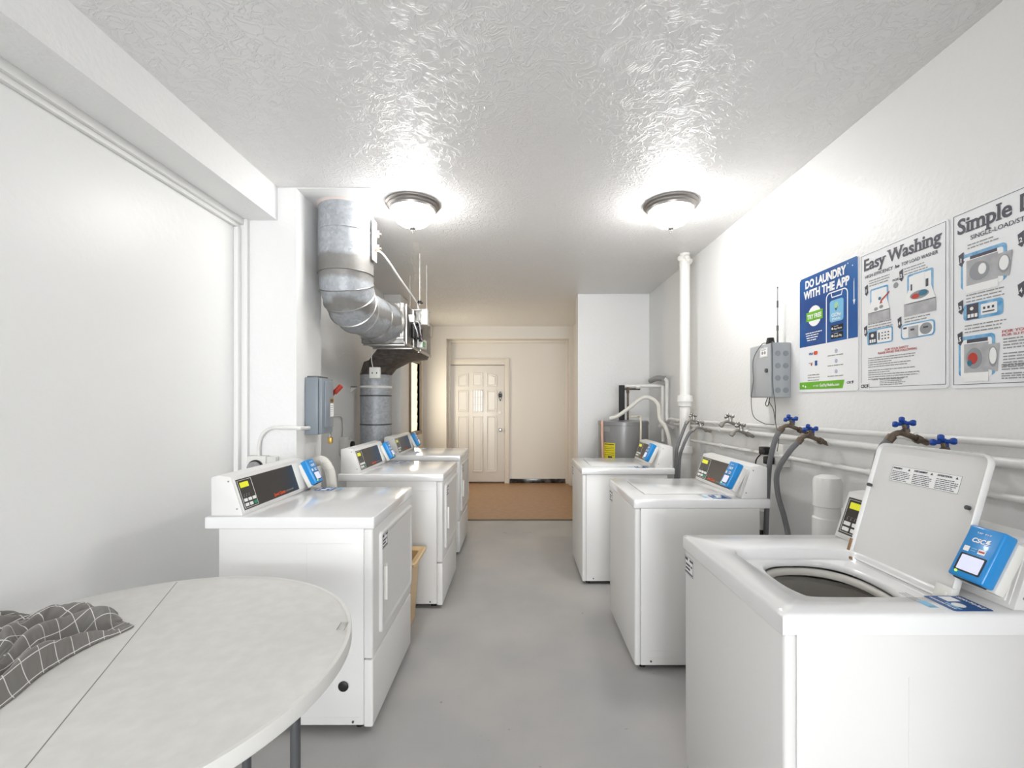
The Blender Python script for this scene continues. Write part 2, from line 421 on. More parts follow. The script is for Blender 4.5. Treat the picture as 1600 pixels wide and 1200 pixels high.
# end wall with its recessed bay
RX0, RX1, RZ = -1.214, .862, 2.475
mb = MB(); mb.box(XW-.2, RX0, YF, YF+.4, 0, H).box(RX1, XFR+.3, YF, YF+.4, 0, H).box(RX0, RX1, YF, YF+.4, RZ, H)
obj('wall_end', mb, M_CREAM, kind=S)
DX0, DX1, DZ = at(702, 0, YD).x, at(788, 0, YD).x, 2.045
mb = MB(); mb.box(DX1+.02, RX1, YD, YD+.1, .075, RZ).box(RX0, DX1+.02, YD, YD+.1, DZ+.02, RZ)
obj('wall_end', mb, M_CREAM, kind=S)
mb = MB()
for a, b, c, d in ((RX0, RX0+.045, 0, RZ), (RX1-.045, RX1, 0, RZ), (RX0+.045, RX1-.045, RZ-.045, RZ)):
    mb.box(a, b, YD-.06, YD+.02, c, d, .004)
obj('trim_5', mb, M_CREAMT, kind=S)
mb = MB(); mb.box(DX1+.004, DX1+.085, YD-.03, YD+.01, 0, DZ+.11, .004).box(DX0-.04, DX1+.004, YD-.03, YD+.01, DZ+.01, DZ+.11, .004)
obj('trim_6', mb, M_CREAMT, kind=S)
obj('trim_7', MB().box(DX1+.10, RX1-.05, YD-.01, YD+.06, .004, .078, .004), mat('black_door_seal', (30, 30, 30), .18, vary=(9, .6, (95, 95, 95))), kind=S)
obj('wall_end', MB().box(RX0-.1, RX1+.1, YD+.1, YD+.2, 0, RZ+.1), M_CREAM, kind=S)
# partition and the far right wall
obj('wall_right', MB().box(.705, XR+.15, YE-.01, 5.60, 0, H), M_WALL, kind=S)
obj('wall_right', MB().box(XFR, XFR+.2, 5.60, YF, 0, H), M_CREAM, kind=S)
obj('baseboard_right', MB().box(XFR-.016, XFR, 6.9, YF, 0, .1, .003), M_BLACK, kind=S)
# smooth plaster patch in the ceiling round the duct
obj('trim_8', MB().box(-1.327, -.88, 2.72, 3.13, H-.006, H+.01), mat('plaster_patch', (238, 238, 237), .5), kind=S)

# entry door
def door():
    t = obj('door_1', MB().box(DX0, DX1, YD-.005, YD+.05, .03, DZ, .003), M_DOORP, kind=S)
    X = lambda p: at(680+p/3.53, 0, YD-.01).x
    Z = lambda p: at(0, 480+p/3.53, YD-.01).z
    cols = [(123, 183), (205, 262), (283, 340)]
    mb = MB()
    def panel(x0, x1, z0, z1, slope=0):
        yo = YD-.006
        zl, zr = (z1-slope, z1) if slope > 0 else (z1, z1+slope)
        def ring(i, y): return [(x0+i, y, z0+i), (x1-i, y, z0+i), (x1-i, y, zr-i), (x0+i, y, zl-i)]
        mb.loops([ring(0, yo), ring(.004, yo-.014), ring(.014, yo-.014), ring(.022, yo-.001), ring(.036, yo-.011)], cap=True)
    for k, (a, b) in enumerate(cols):
        panel(X(a), X(b), Z(437), Z(362), (.045, 0, -.045)[k])
        if k != 1: panel(X(a), X(b), Z(577), Z(457))
        panel(X(a), X(b), Z(908), Z(600))
    obj('door_panel', mb, M_DOORP, t)
    x0, x1, z0, z1 = X(205), X(262), Z(577), Z(457)
    mb = MB(); mb.box(x0, x1, YD-.012, YD-.004, z0, z1); obj('speakeasy_glass', mb, mat('door_glass', (240, 242, 245), .15, emit=.08), t)
    mb = MB(); y0, y1 = YD-.03, YD-.012
    mb.box(x0, x0+.012, y0, y1, z0, z1).box(x1-.012, x1, y0, y1, z0, z1).box(x0, x1, y0, y1, z0, z0+.012).box(x0, x1, y0, y1, z1-.012, z1)
    for k in range(1, 4): mb.cyl((x0+(x1-x0)*k/4, YD-.028, z0), (x0+(x1-x0)*k/4, YD-.028, z1), .005, n=8)
    for k in (.33, .67): mb.box(x0, x1, y0, y1-.008, z0+(z1-z0)*k-.005, z0+(z1-z0)*k+.005)
    obj('speakeasy_grille', mb, M_DOORP, t)
    xk = X(359)
    mb = MB(); mb.cyl((xk, YD-.004, Z(676)), (xk, YD-.014, Z(676)), .032, bev=.003).cyl((xk, YD-.014, Z(676)), (xk, YD-.05, Z(676)), .012)
    mb.lathe([(0, 0), (.02, .002), (.029, .014), (.027, .028), (.012, .036)], T=Matrix.Translation((xk, YD-.08, Z(676))) @ Matrix.Rotation(-PI/2, 4, 'X'))
    obj('door_knob', mb, M_STEEL, t)
    mb = MB(); mb.cyl((xk, YD-.004, Z(581)), (xk, YD-.022, Z(581)), .026, bev=.005).cyl((xk, YD-.022, Z(581)), (xk, YD-.028, Z(581)), .012)
    obj('deadbolt', mb, M_WHITEP, t)
    mb = MB(); mb.lathe([(0, 0), (.034, 0), (.036, .008), (.018, .02), (0, .024)], T=Matrix.Translation((xk, YD-.006, Z(487))) @ Matrix.Rotation(PI/2, 4, 'X'))
    mb.tube([(xk, YD-.03, Z(465)), (xk-.03, YD-.035, Z(485)), (xk, YD-.035, Z(512)), (xk+.03, YD-.035, Z(485)), (xk, YD-.03, Z(465))], .006, 8)
    mb.cyl((xk, YD-.006, Z(512)), (xk, YD-.03, Z(515)), .01, n=12)
    obj('door_knocker', mb, M_DSTEEL, t)
door()

# ------------------------------------------------------------------ ceiling lights
def ceiling_light(x, y, label):
    t = thing('ceiling_light', label, 'ceiling light', (x, y, H), group='domed ceiling lights')
    R = .172
    obj('rim', MB().lathe([(R-.02, 0), (R, -.002), (R, -.012), (R-.012, -.018), (R-.010, -.028), (R-.022, -.036), (R-.026, -.05), (R-.034, -.052), (R-.036, -.044), (.05, -.03), (0, -.03)], n=64), M_RIM, t)
    prof = [(R-.036, -.046)]
    for i in range(1, 13):
        a = PI/2*i/12; prof.append(((R-.038)*math.cos(a)**.9 if i < 12 else 0, -.048-.105*math.sin(a)))
    mb = MB(); mb.lathe(prof, n=72)
    for v in mb.bm.verts:       # pressed ribs
        a = math.atan2(v.co.y, v.co.x); r = math.hypot(v.co.x, v.co.y)
        if -.150 < v.co.z < -.06: f = 1+.012*math.cos(a*36); v.co.x *= f; v.co.y *= f
    obj('glass_shade', mb, M_LAMP, t)
    obj('finial', MB().lathe([(0, -.149), (.014, -.150), (.021, -.155), (.018, -.163), (.008, -.168), (.005, -.172), (.008, -.177), (.005, -.182), (.003, -.192), (0, -.194)], n=24), M_RIM, t)
    return t
l1 = ceiling_light(-.682, 2.94, 'domed ceiling light beside the round metal duct')
dup(l1, (.985, 2.94, H), 0, 'domed ceiling light near the right wall, above the posters side')
dup(l1, (-.682, -4.6, H), 0, 'added domed ceiling light, unseen behind the camera on the left')  # this pair is out of view, added as fill from the rear
dup(l1, (.985, -4.6, H), 0, 'added domed ceiling light, unseen behind the camera on the right')

# ------------------------------------------------------------------ washers and dryers
ZW = .895; ZD = .914
def decal_plane(o, u, v): return basis(o, u, v)
def console(t, wd, z0, kind):
    """sloped control console; local x to the user's right, y to the back"""
    hw = wd/2-(.020 if kind == 'dryer' else .012); y0 = .562; yt = y0+.055; yk = .70; zt = z0+.168
    prof = [(y0, z0), (yt, zt), (yk-.03, zt+.006), (yk, zt-.004), (yk, z0)]
    mb = MB(); mb.prism([(-hw, a, b) for a, b in prof], (2*hw, 0, 0), bev=.004)
    c = obj('console', mb, M_ENAMEL, t)
    for sx in (-1, 1):
        for yy, zz in ((yt+.008, zt-.020), (y0+.026, z0+.03)):
            obj('screw', MB().cyl((sx*(hw-.001), yy, zz), (sx*(hw+.002), yy, zz), .0038, n=12), M_STEEL, c)
    sl = Vector((0, .055, .168)).normalized()
    P = basis((-hw, y0, z0), (1, 0, 0), sl)       # slope plane
    L = math.hypot(.055, .168)
    pw = .505 if kind == 'dryer' else .46
    kw = .125 if kind == 'dryer' else .155
    mb = MB(P); mb.box(.012, 2*hw-.012, .010, L-.012, -.002, .003, .002)
    obj('console_face', mb, M_ENAMEL, c)
    mb = MB(P); mb.rect(.018, pw, .020, L-.020, .0042, .003)
    p = obj('control_panel', mb, M_BLKPANEL, t)
    mb = MB(P); mb.frame(.024, kw, .026, L-.026, .0014, .0050, .0008); obj('panel_outline', mb, M_WHITEP, p)
    mb = MB(P); mb.rrect(.036, .036+(kw-.05)*.8, L-.060, L-.036, .003, .0056, .0014); obj('display', mb, M_LCDY, p)
    mb = MB(P)
    for i in range(3):
        mb.rect(.04+i*.018, .05+i*.018, .085, .0865, .005); mb.rect(.04+i*.018, .043+i*.018, .074, .082, .005)
    obj('indicator_marks', mb, M_GREY, p)
    bw = (kw-.058)/3
    for r in range(2):
        for q in range(3):
            u = .033+q*(bw+.009); v = .033+r*.021
            mb = MB(P); mb.rrect(u, u+bw, v, v+.014, .003, .0066, .0024)
            obj('button', mb, M_GREEN if (q == 2 and r == 0) else M_WHITEP, p)
    mb = MB(P)
    u0 = .26 if kind == 'dryer' else .185
    mb.mi = 0; mb.text('Speed Queen', u0, .030, .105, .0155, .0052, bold=.022, slant=.2)
    mb.mi = 1; mb.text('commercial', u0+.112, .032, .075, .010, .0052)
    obj('lettering', mb, [M_ORANGE, M_GREY], p)
    mb = MB(P); mb.box(pw+.008, 2*hw-.02, .016, L-.018, 0, .007, .002)
    obj('blank_plate', mb, M_PLAST, c)
    # card reader: stands off the slope near the right end
    dy = .012 if kind == 'dryer' else 0
    b0 = Vector((0, .482+dy, .957)); tp = Vector((0, .546+dy, 1.083)); sl2 = (tp-b0).normalized(); RL = (tp-b0).length
    w_ = .088; R = basis((wd/2-.012-w_, b0.y, b0.z), (1, 0, 0), sl2)
    mb = MB(R); mb.box(.0, w_, 0, RL, -.036, 0, .006, 3)
    cr = obj('card_reader', mb, M_BLUE, t)
    mb = MB(R); mb.box(.006, w_+.004, -.004, RL-.01, -.062, -.035, .005)
    obj('reader_base', mb, M_PLAST, cr)
    mb = MB(R); mb.box(.012, w_-.012, -.003, .006, -.032, -.006, .002); obj('card_slot', mb, M_BLACK, cr)
    mb = MB(R); mb.rrect(.012, .076, .016, .064, .003, .0012, .001); obj('screen_bezel', mb, M_BLACK, cr)
    mb = MB(R); mb.rrect(.0175, .0725, .020, .060, .002, .002, .0006); obj('screen', mb, M_SCREEN, cr)
    mb = MB(R); mb.disc(.020, .014, .0028, .002, .002); obj('status_light', mb, M_LED, cr)
    mb = MB(R); mb.text('CSC', .022, .098, .032, .0115, .0012, bold=.03, slant=.15)
    mb.poly([(.058, .110), (.066, .113), (.063, .105), (.068, .105), (.058, .094), (.061, .102), (.056, .102)], .0012)
    mb.text('TAP  PAY', .026, .122, .036, .004, .0012)
    obj('logo', mb, M_WHITEP, cr)
    mb = MB(R); mb.mi = 0; mb.rect(.012, .026, .070, .084, .001); mb.rect(.048, .066, .071, .084, .001)
    mb.mi = 1; mb.rect(.050, .064, .0755, .0795, .0013)
    mb.mi = 2; mb.rect(.030, .044, .080, .082, .0012); mb.rect(.030, .042, .074, .076, .0012)
    obj('reader_sticker', mb, [M_WHITEP, M_RED, M_LBLUE], cr)

def stickers(t, wd, ztop, tagx, tagz, top=True):
    # blue sticker on the top, by the reader
    B = basis((0, 0, ztop), (1, 0, 0), (0, 1, 0)); hw = wd/2
    u0, u1, v0, v1 = hw-.098, hw-.010, .418, .515
    mb = MB(B); mb.mi = 0; mb.rrect(u0, u1, v0, v1, .006, .0008)
    mb.mi = 1; mb.rect(u0+.006, u0+.034, v0+.034, v0+.066, .0014); mb.disc(u0+.056, v0+.04, .014, .0014)
    mb.text('SCAN TO PAY', u0+.008, v1-.018, .070, .009, .0014, bold=.02)
    mb.text('DOWNLOAD THE APP', u0+.008, v0+.010, .070, .006, .0014)
    mb.mi = 2; mb.rect(u0+.040, u1-.008, v0+.020, v0+.026, .0014)
    s = obj('top_sticker', mb, [M_BLUE2, M_WHITEP, M_LBLUE], t)
    mb = MB(B); mb.mi = 0; mb.rect(u0+.03, u1-.02, v0-.042, v0-.02, .0008); mb.mi = 1; mb.rect(u0+.06, u1-.025, v0-.038, v0-.024, .0012)
    rng = random.Random(3)
    for k in range(3): mb.greek(u0-.02, u0+.03, v0-.03-.008*k, .004, rng, n=.0008)
    obj('small_sticker', mb, [M_LBLUE, M_GREY], t)
    F = basis((0, -.0005, 0), (1, 0, 0), (0, 0, 1))
    mb = MB(F); mb.mi = 0; mb.rect(tagx, tagx+.082, tagz, tagz+.07, .0008)
    mb.mi = 1; mb.frame(tagx+.002, tagx+.080, tagz+.002, tagz+.068, .0015, .0014); mb.rect(tagx+.006, tagx+.03, tagz+.052, tagz+.063, .0014); mb.rect(tagx+.048, tagx+.078, tagz+.054, tagz+.062, .0014)
    for k in range(2): mb.greek(tagx+.01, tagx+.074, tagz+.034-.014*k, .012, rng, n=.0014)
    mb.rect(tagx+.006, tagx+.076, tagz+.006, tagz+.012, .0014)
    obj('service_tag', mb, [M_WHITEP, M_DGREY], t)

def washer_body(t, ztop):
    hw = .325
    mb = MB(); mb.box(-hw+.004, hw-.004, .03, .655, .03, ztop-.048, .004, open_top=False) if False else None
    # cabinet: four walls, open at the top under the top cover
    mb = MB()
    mb.box(-hw+.003, -hw+.018, .032, .655, .025, ztop-.05, .002).box(hw-.018, hw-.003, .032, .655, .025, ztop-.05, .002).box(-hw+.018, hw-.018, .64, .655, .025, ztop-.05)
    for sx in (-1, 1):      # pressed edge of the side panels
        X = sx*(hw-.003); B = basis((X, 0, 0), (0, -sx, 0) if sx < 0 else (0, 1, 0), (0, 0, 1))
        mb.box(X-.001, X+.001, .08, .60, .10, .102); mb.box(X-.001, X+.001, .30, .302, .10, .74); mb.box(X-.0015, X+.0015, .06, .64, .062, .065)
    c = obj('cabinet', mb, M_ENAMEL, t)
    for sx in (-1, 1): obj('screw', MB().cyl((sx*(hw-.003), .085, .045), (sx*(hw+.0005), .085, .045), .005, n=12), M_DSTEEL, c)
    obj('front_panel', MB().box(-hw, hw, 0, .032, .022, ztop-.05, .010, 3), M_ENAMEL, t)
    for sx in (-1, 1):
        for y in (.05, .60):
            obj('foot', MB().cyl((sx*.28, y, 0), (sx*.28, y, .028), .018, n=16), M_BLACK, t)

def washer(label, loc):
    t = thing('washing_machine', label, 'washing machine', loc, -PI/2, 'white top-loading washers on the right')
    washer_body(t, ZW)
    obj('top_cover', MB().box(-.329, .329, -.006, .712, ZW-.05, ZW, .008, 3), M_ENAMEL2, t)
    mb = MB(); mb.box(-.20, .20, .085, .49, ZW-.003, ZW+.005, .003)
    lid = obj('lid', mb, M_ENAMEL2, t)
    mb = MB(); mb.box(-.203, .203, .082, .0845, ZW-.001, ZW+.001).box(-.203, -.2005, .082, .49, ZW-.001, ZW+.001).box(.2005, .203, .082, .49, ZW-.001, ZW+.001)
    obj('lid_seam', mb, M_GREY, lid)
    console(t, .65, ZW, 'washer'); stickers(t, .65, ZW, -.321, .755)
    return t
W2 = washer('closed top-loading washer between the open washer and the farthest washer', (.609, 2.705, 0))
dup(W2, (.492, 3.825, 0), -PI/2, 'closed top-loading washer farthest back, in front of the grey water heater')

def open_washer():
    t = thing('washing_machine', 'nearest top-loading washer with its lid standing open', 'washing machine', (.637, 1.415, 0), -PI/2, 'white top-loading washers on the right')
    washer_body(t, ZW)
    hx, hy = .0385, .0
    cx, cy = .0385, .295          # recess centre
    ax, ay = .1915, .202          # recess half size
    x0, x1, y0, y1 = -.329, .329, -.006, .712
    angs = [2*PI*j/96 for j in range(96)]
    for X_, Y_ in ((x0, y0), (x0, y1), (x1, y0), (x1, y1)): angs.append(math.atan2(Y_-cy, X_-cx) % (2*PI))
    angs = sorted(set(round(a, 6) for a in angs))
    def rect_loop(i, z):
        out = []
        for a in angs:
            c, s_ = math.cos(a), math.sin(a)
            r = min(((x1-i-cx) if c > 0 else (x0+i-cx))/c if abs(c) > 1e-9 else 9, ((y1-i-cy) if s_ > 0 else (y0+i-cy))/s_ if abs(s_) > 1e-9 else 9)
            out.append((cx+c*r, cy+s_*r, z))
        return out
    def sup(a_, b_, n, z, ox=0, oy=0):
        out = []
        for a in angs:
            c, s_ = math.cos(a), math.sin(a); r = (abs(c/a_)**n+abs(s_/b_)**n)**(-1/n)
            out.append((cx+ox+c*r, cy+oy+s_*r, z))
        return out
    mb = MB()
    mb.loops([rect_loop(.006, ZW-.052), rect_loop(0, ZW-.05), rect_loop(0, ZW-.010), rect_loop(.002, ZW-.004), rect_loop(.008, ZW),
              sup(ax+.004, ay+.004, 9, ZW), sup(ax, ay, 9, ZW-.004), sup(ax-.006, ay-.004, 9, ZW-.026), sup(ax-.012, ay-.010, 9, ZW-.030),
              sup(.176, .156, 2.7, ZW-.030, 0, 0), sup(.170, .150, 2.7, ZW-.034), sup(.166, .146, 2.7, ZW-.044), sup(.168, .148, 2.7, ZW-.050)])
    obj('top_cover', mb, M_ENAMEL2, t, ang=50)
    mb = MB(); mb.loops([sup(.185, .165, 2.4, ZW-.062), sup(.172, .152, 2.4, ZW-.056), sup(.164, .144, 2.4, ZW-.060), sup(.159, .139, 2.4, ZW-.070), sup(.162, .142, 2.3, ZW-.078)])
    obj('tub_ring', mb, M_RING, t, ang=60)
    bx, by = 0.03, .30
    mb = MB(); mb.lathe([(.205, ZW-.11), (.20, ZW-.10), (.19, ZW-.11), (.19, ZW-.16), (.196, ZW-.165), (.196, ZW-.175), (.19, ZW-.18), (.185, .45), (.17, .42), (0, .40)], (bx, by, 0), n=56)
    obj('wash_basket', mb, M_BASKET, t)
    mb = MB(); mb.lathe([(.075, .405), (.055, .45), (.042, .56), (.036, .70), (.0, .705)], (bx, by, 0), n=32)
    for k in range(4):
        a = k*PI/2+.4; mb.box(.03, .13, -.006, .006, .405, .44, .003, T=Matrix.Translation((bx, by, 0)) @ Matrix.Rotation(a, 4, 'Z'))
    obj('agitator', mb, M_RING, t)
    # lid, hinged at the back, leaning back a little; local u = x, v = up the lid
    tilt = math.radians(15.8)
    Lm = basis((cx-ax+.004, .497, ZW-.022), (1, 0, 0), (0, math.sin(tilt), math.cos(tilt)))
    wl, hl = 2*ax-.008, .405
    mb = MB(Lm)
    def lp(i, n_): return [(p[0], p[1], n_) for p in rr_pts(i, wl-i, i, hl-i, max(.028-i, .006), 8)]
    mb.loops([lp(.020, -.016), lp(.004, -.014), lp(0, -.008), lp(0, .004), lp(.003, .008), lp(.007, .006), lp(.010, -.002), lp(.030, -.005)], cap=True)
    b = bmesh.new(); V = [b.verts.new(p) for p in lp(.020, -.016)]; b.faces.new(V[::-1]); mb._add(b)
    lid = obj('lid', mb, M_ENAMEL, t, ang=50)
    mb = MB(Lm)
    mb.cyl((.012, .255, .0), (.012, .255, .012), .0055, n=16).cyl((wl-.030, .255, -.006), (wl-.030, .255, .004), .006, n=16)
    obj('bumper', mb, M_DSTEEL, lid)
    mb = MB(Lm); u0, u1, v0, v1 = .072, .305, .285, .336; mb.mi = 0; mb.rrect(u0, u1, v0, v1, .003, -.0036, .001)
    rng = random.Random(5); mb.mi = 1; mb.frame(u0, u1, v0, v1, .0006, -.0034)
    wds = ('WARNING', 'AVERTISSEMENT', 'ADVERTENCIA')
    for k in range(3):
        a = u0+.004+k*.078; mb.text(wds[k], a, v1-.010, .034+.012*(k > 0), .0055, -.0032, bold=.02); mb.poly([(a+.056, v1-.011), (a+.064, v1-.011), (a+.060, v1-.004)], -.0032)
        for q in range(6): mb.greek(a, a+.070, v0+.004+q*.0055, .0034, rng, n=-.0032)
    obj('warning_label', mb, [M_WHITEP, M_DGREY], lid)
    mb = MB(Lm); mb.box(-.004, .007, .0, .062, -.012, .0095, .002).box(-.004, .03, -.006, .004, -.010, .013, .002)
    obj('rusty_hinge', mb, M_STAIN, lid)
    mb = MB(Lm); mb.box(wl-.045, wl+.004, -.008, .040, -.002, .014, .003).cyl((wl-.012, .018, .012), (wl-.012, .018, .018), .006, n=12)
    obj('hinge_bracket', mb, M_PLAST, lid)
    mb = MB(Lm); mb.box(.01, wl-.005, -.012, -.002, -.012, .0, .002)
    obj('hinge_gap_shade', mb, M_DGREY, lid)  # dark strip standing in for the shade in the gap under the lid
    console(t, .65, ZW, 'washer'); stickers(t, .65, ZW, -.321, .755)
open_washer()

def dryer(label, loc):
    t = thing('clothes_dryer', label, 'clothes dryer', loc, PI/2, 'white front-loading dryers on the left')
    hw = .3415; zt = ZD
    mb = MB(); mb.box(-hw+.003, hw-.003, .04, .655, .03, zt-.05, .003)
    for sx in (-1, 1):
        X = sx*(hw-.003)
        mb.box(X-.0015, X+.0015, .06, .64, .062, .065); mb.box(X-.001, X+.001, .09, .60, .80, .802); mb.box(X-.001, X+.001, .28, .282, .10, .80)
    c = obj('cabinet', mb, M_ENAMEL, t)
    for sx in (-1, 1): obj('screw', MB().cyl((sx*(hw-.003), .085, .045), (sx*(hw+.0005), .085, .045), .005, n=12), M_DSTEEL, c)
    obj('front_panel', MB().box(-hw, hw, 0, .04, .312, zt-.05, .008, 3), M_ENAMEL, t)
    obj('kick_panel', MB().box(-hw, hw, 0, .04, .022, .308, .008, 3), M_ENAMEL, t)
    mb = MB(); x0, x1, z0, z1 = -hw+.085, hw-.03, .375, .825
    def ring(i, y): return [(p[0], y, p[1]) for p in rr_pts(x0+i, x1-i, z0+i, z1-i, .02, 6)]
    mb.loops([ring(0, .0), ring(.001, -.010), ring(.005, -.014), ring(.02, -.014), ring(.024, -.010), ring(.03, -.010)], cap=True)
    d = obj('door', mb, M_ENAMEL, t, ang=50)
    mb = MB(); hx = x0+.045
    mb.box(hx-.004, hx+.040, -.0125, -.008, .505, .665, .002)
    mb.box(hx-.004, hx+.006, -.026, -.010, .508, .662, .003).box(hx-.004, hx+.030, -.020, -.010, .508, .516, .003).box(hx-.004, hx+.030, -.020, -.010, .654, .662, .003)
    obj('door_handle', mb, M_PLAST, d)
    mb = MB()
    for z in (.44, .76): mb.box(x1+.004, x1+.012, -.006, .0, z-.025, z+.025, .001)
    obj('door_hinge', mb, M_DSTEEL, d)
    obj('top_cover', MB().box(-hw-.004, hw+.004, -.006, .712, zt-.05, zt, .006, 3), M_ENAMEL2, t)
    for sx in (-1, 1):
        for y in (.07, .60):
            obj('foot', MB().cyl((sx*.29, y, 0), (sx*.29, y, .032), .018, n=16), M_BLACK, t)
    console(t, .683, zt, 'dryer'); stickers(t, .683, zt, -hw+.088, .745)
    # raise the tag onto the door face
    for ch in t.children:
        if ch.name.startswith('service_tag'):
            ch.location.y = -.0125
    return t
D1 = dryer('nearest dryer, behind the round white table', (-.617, 2.2705, 0))
dup(D1, (-.515, 3.4325, 0), PI/2, 'middle dryer, just beyond the tan wastebasket')
dup(D1, (-.540, 4.523, 0), PI/2, 'farthest dryer, in front of the grey vertical duct')
obj('side_plug', MB().cyl((-.3415, .125, .197), (-.3455, .125, .197), .022, n=24, bev=.002), M_BLACK, D1)

# ------------------------------------------------------------------ wastebasket
t = thing('wastebasket', 'tall tan plastic wastebasket between the nearest and the middle dryer', 'wastebasket', (-.80, 2.86, 0))
def rl(hx, hy, z, r=.02): return [(p[0], p[1], z) for p in rr_pts(-hx, hx, -hy, hy, r, 5)]
obj('bin_body', MB().loops([rl(.115, .115, .0), rl(.125, .125, .004), rl(.150, .150, .425), rl(.145, .145, .425), rl(.120, .120, .012), rl(.02, .02, .010)], cap=True), M_TAN, t, ang=50)
obj('bin_rim', MB().loops([rl(.150, .150, .405, .025), rl(.190, .175, .425, .03), rl(.192, .177, .440, .03), rl(.182, .167, .445, .03), rl(.148, .148, .425, .022)]), M_TAN, t, ang=40)

# ------------------------------------------------------------------ folding table and cloth
TC = Vector((-1.05, 1.175, 0)); TR = .582; TZ = .73
t = thing('folding_table', 'large round white folding table with a crease across its middle', 'table', TC)
mb = MB(); mb.lathe([(0, TZ), (TR-.010, TZ), (TR-.004, TZ-.002)], n=160); mb.lathe([(0, TZ-.022), (TR-.01, TZ-.022), (TR-.006, TZ-.004)], n=160)
top = obj('tabletop', mb, M_TABLE, t)
obj('table_edge', MB().lathe([(TR-.012, TZ+.0005), (TR-.002, TZ), (TR, TZ-.004), (TR, TZ-.034), (TR-.003, TZ-.038), (TR-.02, TZ-.038), (TR-.02, TZ-.02)], n=160), M_TEDGE, t)
cu = Vector((.394, -.919, 0))
mb = MB(Matrix.Rotation(math.atan2(cu.y, cu.x), 4, 'Z')); mb.box(-TR+.01, TR-.01, -.0014, .0014, TZ-.001, TZ+.0004)
obj('fold_line', mb, [mat('fold_seam', (150, 148, 142), .6)], top)
s0 = at(535, 979, 711*.67/350)-TC
mb = MB(Matrix.Translation((s0.x, s0.y, 0)) @ Matrix.Rotation(.1, 4, 'Z')); mb.box(-.011, .011, -.026, .026, TZ-.001, TZ+.0012, .004); obj('latch_cap', mb, mat('beige_insert', (196, 194, 188), .5), top)
mb = MB(Matrix.Translation((s0.x, s0.y, 0)) @ Matrix.Rotation(.1, 4, 'Z'))
legs = [Vector((.48, -.012, 0)), Vector((.235, .19, 0))]
for k, L in enumerate(legs+[-legs[0], -legs[1]]):
    obj('leg', MB().cyl((L.x, L.y, 0), (L.x, L.y, TZ-.02), .0125, n=20).cyl((L.x, L.y, 0), (L.x, L.y, .03), .016, n=16), M_LEG, t)
for sgn in (1, -1):
    a, b = legs[0]*sgn, legs[1]*sgn
    mb = MB(); mb.tube([(a.x, a.y, .16), (b.x, b.y, .16)], .009, 10, smooth=False).tube([(a.x, a.y, TZ-.06), (b.x, b.y, TZ-.06)], .009, 10, smooth=False)
    obj('leg_brace', mb, M_LEG, t)

def cloth():
    """a crumpled checked cloth: sheet squeezed together, relaxed on the table plane"""
    nu, nv = 100, 78; LU, LV = .84, .62           # cloth size
    rng = np.random.default_rng(11)
    gu, gv = np.meshgrid(np.linspace(0, LU, nu), np.linspace(0, LV, nv), indexing='ij')
    x = gu*.60; y = gv*.86
    ph = gu/LU*2*PI*4.2+1.3*np.sin(gv*6+.6)+.8*np.sin(gv*13+gu*4)+.9*np.sin(gu*9)
    h = .030*(1+.45*np.sin(gv*8+gu*5))*np.sin(ph)+.012*np.sin(gv/LV*2*PI*2.6+1.5*np.sin(gu*8))+.006*np.sin(gu*38+gv*21)
    edge = np.clip(np.minimum.reduce([gu, LU-gu, gv, LV-gv])/.07, 0, 1)
    h += .007*np.sin(gu*61+3*np.sin(gv*17))*np.sin(gv*33+gu*11)
    z = .008+.042*edge+h*(.15+.9*edge)
    x += .022*np.sin(gv*9+1); y += .022*np.sin(gu*7)+.012*np.sin(gu*21)
    P = np.stack([x, y, z], -1)
    du, dv = LU/(nu-1), LV/(nv-1)
    def con(P, sl1, sl2, L, k):
        A, B = P[sl1], P[sl2]; d = B-A; l = np.linalg.norm(d, axis=-1, keepdims=True)+1e-9
        c = d*(k*.5*(l-L)/l)
        P[sl1] += c; P[sl2] -= c
    s_ = slice
    for it in range(90):
        P[..., 2] -= .00010
        for par in (0, 1):
            A = (s_(par, nu-1, 2),); B = (s_(par+1, nu, 2),)
            if P[A].shape == P[B].shape: con(P, A, B, du, .9)
            A = (s_(None), s_(par, nv-1, 2)); B = (s_(None), s_(par+1, nv, 2))
            if P[A].shape == P[B].shape: con(P, A, B, dv, .9)
        dg = math.hypot(du, dv)
        for i in (0, 1):
            for j in (0, 1):
                A = (s_(i, nu-1, 2), s_(j, nv-1, 2)); B = (s_(i+1, nu, 2), s_(j+1, nv, 2))
                if P[A].shape == P[B].shape: con(P, A, B, dg, .25)
                A = (s_(i, nu-1, 2), s_(j+1, nv, 2)); B = (s_(i+1, nu, 2), s_(j, nv-1, 2))
                if P[A].shape == P[B].shape: con(P, A, B, dg, .25)
        # bending: pull towards the mean of the neighbours
        Q = P.copy(); Q[1:-1, 1:-1] = (P[:-2, 1:-1]+P[2:, 1:-1]+P[1:-1, :-2]+P[1:-1, 2:])/4
        P += (Q-P)*.13
        P[..., 2] = np.maximum(P[..., 2], .003)
        lim = .085; P[..., 2] = np.where(P[..., 2] > lim, lim+(P[..., 2]-lim)*.5, P[..., 2])
    # turn under the front and right borders so that the edges sink to the table
    P[..., 0] -= P[..., 0].max(); P[..., 1] -= P[..., 1].mean()
    P[..., 0] *= .92; q = -P[..., 0]; P[..., 1] = P[..., 1]*.95+.5*np.minimum(q, .2)-.5*np.maximum(q-.2, 0)
    return P, gu, gv
P, gu, gv = cloth()
bm = bmesh.new(); nu, nv = gu.shape
uvl = bm.loops.layers.uv.new('UVMap')
V = [[bm.verts.new(P[i, j]) for j in range(nv)] for i in range(nu)]
